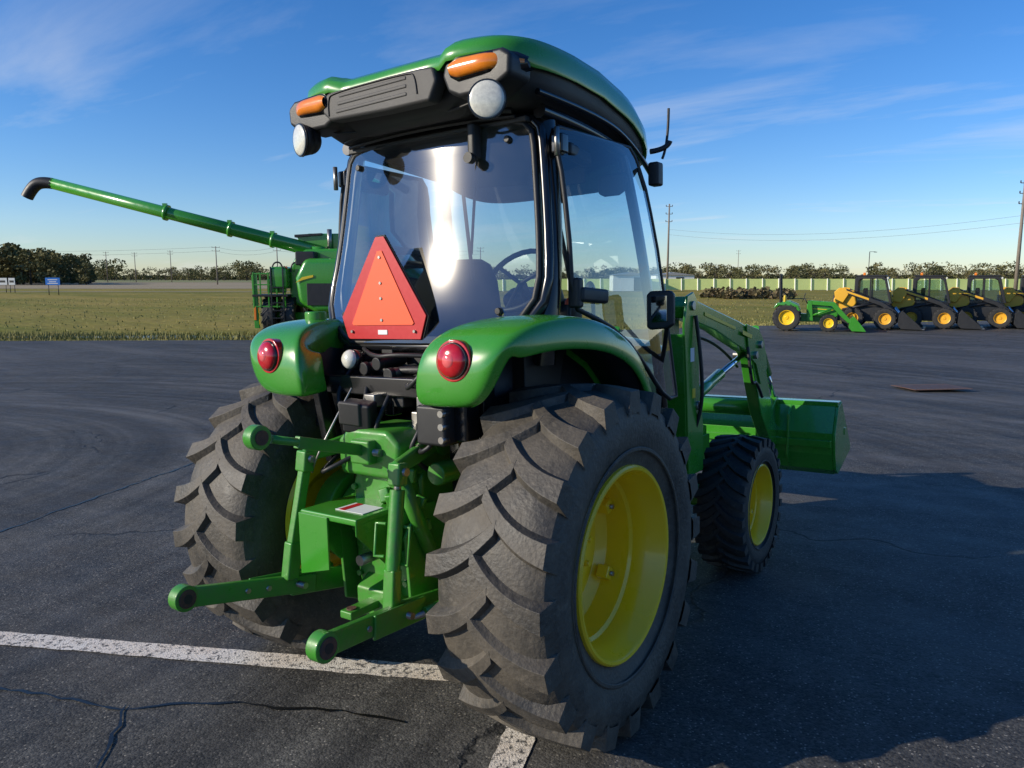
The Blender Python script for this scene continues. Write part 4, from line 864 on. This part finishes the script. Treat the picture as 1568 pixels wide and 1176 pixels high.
for zo in (0,-1.2):
    pts=[(-150,240),(341,230),(433,230),(740,260)]
    for (p1,b1),(p2,b2) in zip(pts,pts[1:]): wire('wire',W(pxa(p1,b1),b1)+upT*(11.2+zo),W(pxa(p2,b2),b2)+upT*(11.2+zo),1.2,.025)
PAR=None
root('road_sign',placeM(pxa(92,95),95,math.pi/2))
for x in (-.6,.6): cyl('post',(x,0,0),(x,0,1.3),.05,GREYP,n=8)
box('panel',(0,-.06,1.7),(1.8,.05,.9),SIGNB,bevel=0)
for z,w in ((1.9,1.2),(1.65,.9),(1.45,1.3)): box('lettering',(0,-.09,z),(w,.01,.09),WHITE,bevel=0)
for px,w in ((14,1.7),(30,.9)):
    root('road_sign',placeM(pxa(px,110),110,math.pi/2))
    for x in (-w*.35,w*.35): cyl('post',(x,0,0),(x,0,1.2),.05,GREYP,n=8)
    box('panel',(0,-.06,1.6),(w,.05,1.0),WHITE,bevel=0); box('panel_print',(0,-.09,1.6),(w*.7,.01,.3),GREYP,bevel=0)
root('marker_stake',placeM(pxa(17,29),27.6,math.pi/2)); cyl('stake',(0,0,0),(0,0,.5),.02,WHITE,n=8)
box('stake_flag',(.03,0,.42),(.06,.01,.1),AMBER,bevel=0)
PAR=None
# ==================================================================== camera, light
cam=bpy.data.cameras.new('camera'); co=bpy.data.objects.new('camera',cam); sc.collection.objects.link(co); sc.camera=co
F3=Vector((-math.sin(YAW)*math.cos(PITCH),math.cos(YAW)*math.cos(PITCH),-math.sin(PITCH))); r0=RT.copy(); u0=r0.cross(F3)
R3=r0*math.cos(ROLL)+u0*math.sin(ROLL); U3=u0*math.cos(ROLL)-r0*math.sin(ROLL)
mw=Matrix((R3,U3,-F3)).transposed().to_4x4(); mw.translation=CAM; co.matrix_world=mw
cam.sensor_width=36; cam.lens=FPX/1568*36; cam.clip_end=9000; cam.clip_start=.05
EL=math.radians(21.5); az=Vector((-.640,-.768,0)).normalized()
ts=Vector((az.x*math.cos(EL),az.y*math.cos(EL),math.sin(EL)))
bpy.context.view_layer.update()
for o in list(sc.objects):
    if o.parent is None: o.matrix_world=M@o.matrix_world
sl=bpy.data.lights.new('sun','SUN'); sl.energy=5.0; sl.angle=math.radians(.5); sl.color=(1,.90,.74)
so=bpy.data.objects.new('sun',sl); sc.collection.objects.link(so); so.rotation_euler=ts.to_track_quat('Z','Y').to_euler(); so.location=(0,0,50)
w=bpy.data.worlds.new('World'); sc.world=w; w.use_nodes=True; nt=w.node_tree; N=nt.nodes.new; L=nt.links.new
bg=nt.nodes['Background']; sky=N('ShaderNodeTexSky'); sky.sky_type='NISHITA'; sky.sun_disc=False; sky.sun_elevation=EL; sky.sun_rotation=math.atan2(az.x,az.y); sky.air_density=1.0; sky.dust_density=.1; sky.ozone_density=3.2
hs_=N('ShaderNodeHueSaturation'); hs_.inputs['Saturation'].default_value=1.28; L(sky.outputs[0],hs_.inputs['Color'])
tn=N('ShaderNodeMix'); tn.data_type='RGBA'; tn.blend_type='MULTIPLY'; tn.inputs[0].default_value=1; tn.inputs[7].default_value=(.86,.94,1.20,1); L(hs_.outputs[0],tn.inputs[6])
tc=N('ShaderNodeTexCoord'); sx=N('ShaderNodeSeparateXYZ'); L(tc.outputs['Generated'],sx.inputs[0])
ad=N('ShaderNodeMath'); ad.operation='ADD'; ad.inputs[1].default_value=.10; L(sx.outputs[2],ad.inputs[0])
dv=N('ShaderNodeVectorMath'); dv.operation='DIVIDE'; L(tc.outputs['Generated'],dv.inputs[0]); cb=N('ShaderNodeCombineXYZ')
for i in range(3): L(ad.outputs[0],cb.inputs[i])
L(cb.outputs[0],dv.inputs[1])
mp=N('ShaderNodeMapping'); mp.inputs['Rotation'].default_value=(0,0,-.62); mp.inputs['Scale'].default_value=(.45,1.3,1); L(dv.outputs[0],mp.inputs['Vector'])
no=N('ShaderNodeTexNoise'); no.inputs['Scale'].default_value=.8; no.inputs['Detail'].default_value=11; no.inputs['Roughness'].default_value=.60; no.inputs['Distortion'].default_value=.5; L(mp.outputs[0],no.inputs['Vector'])
cr=N('ShaderNodeValToRGB'); cr.color_ramp.elements[0].position=.54; cr.color_ramp.elements[1].position=.78; L(no.outputs['Fac'],cr.inputs[0])
fz=N('ShaderNodeMapRange'); fz.inputs['From Min'].default_value=.10; fz.inputs['From Max'].default_value=.36; fz.inputs['To Min'].default_value=.70; fz.inputs['To Max'].default_value=.08; L(sx.outputs[2],fz.inputs['Value'])
mu=N('ShaderNodeMath'); mu.operation='MULTIPLY'; L(cr.outputs[0],mu.inputs[0]); L(fz.outputs[0],mu.inputs[1])
mx=N('ShaderNodeMix'); mx.data_type='RGBA'; mx.inputs[7].default_value=(6.0,6.2,6.5,1); L(mu.outputs[0],mx.inputs[0]); L(tn.outputs[2],mx.inputs[6]); L(mx.outputs[2],bg.inputs[0]); bg.inputs[1].default_value=.130
sc.view_settings.view_transform='Standard'; sc.view_settings.look='None'; sc.view_settings.exposure=0
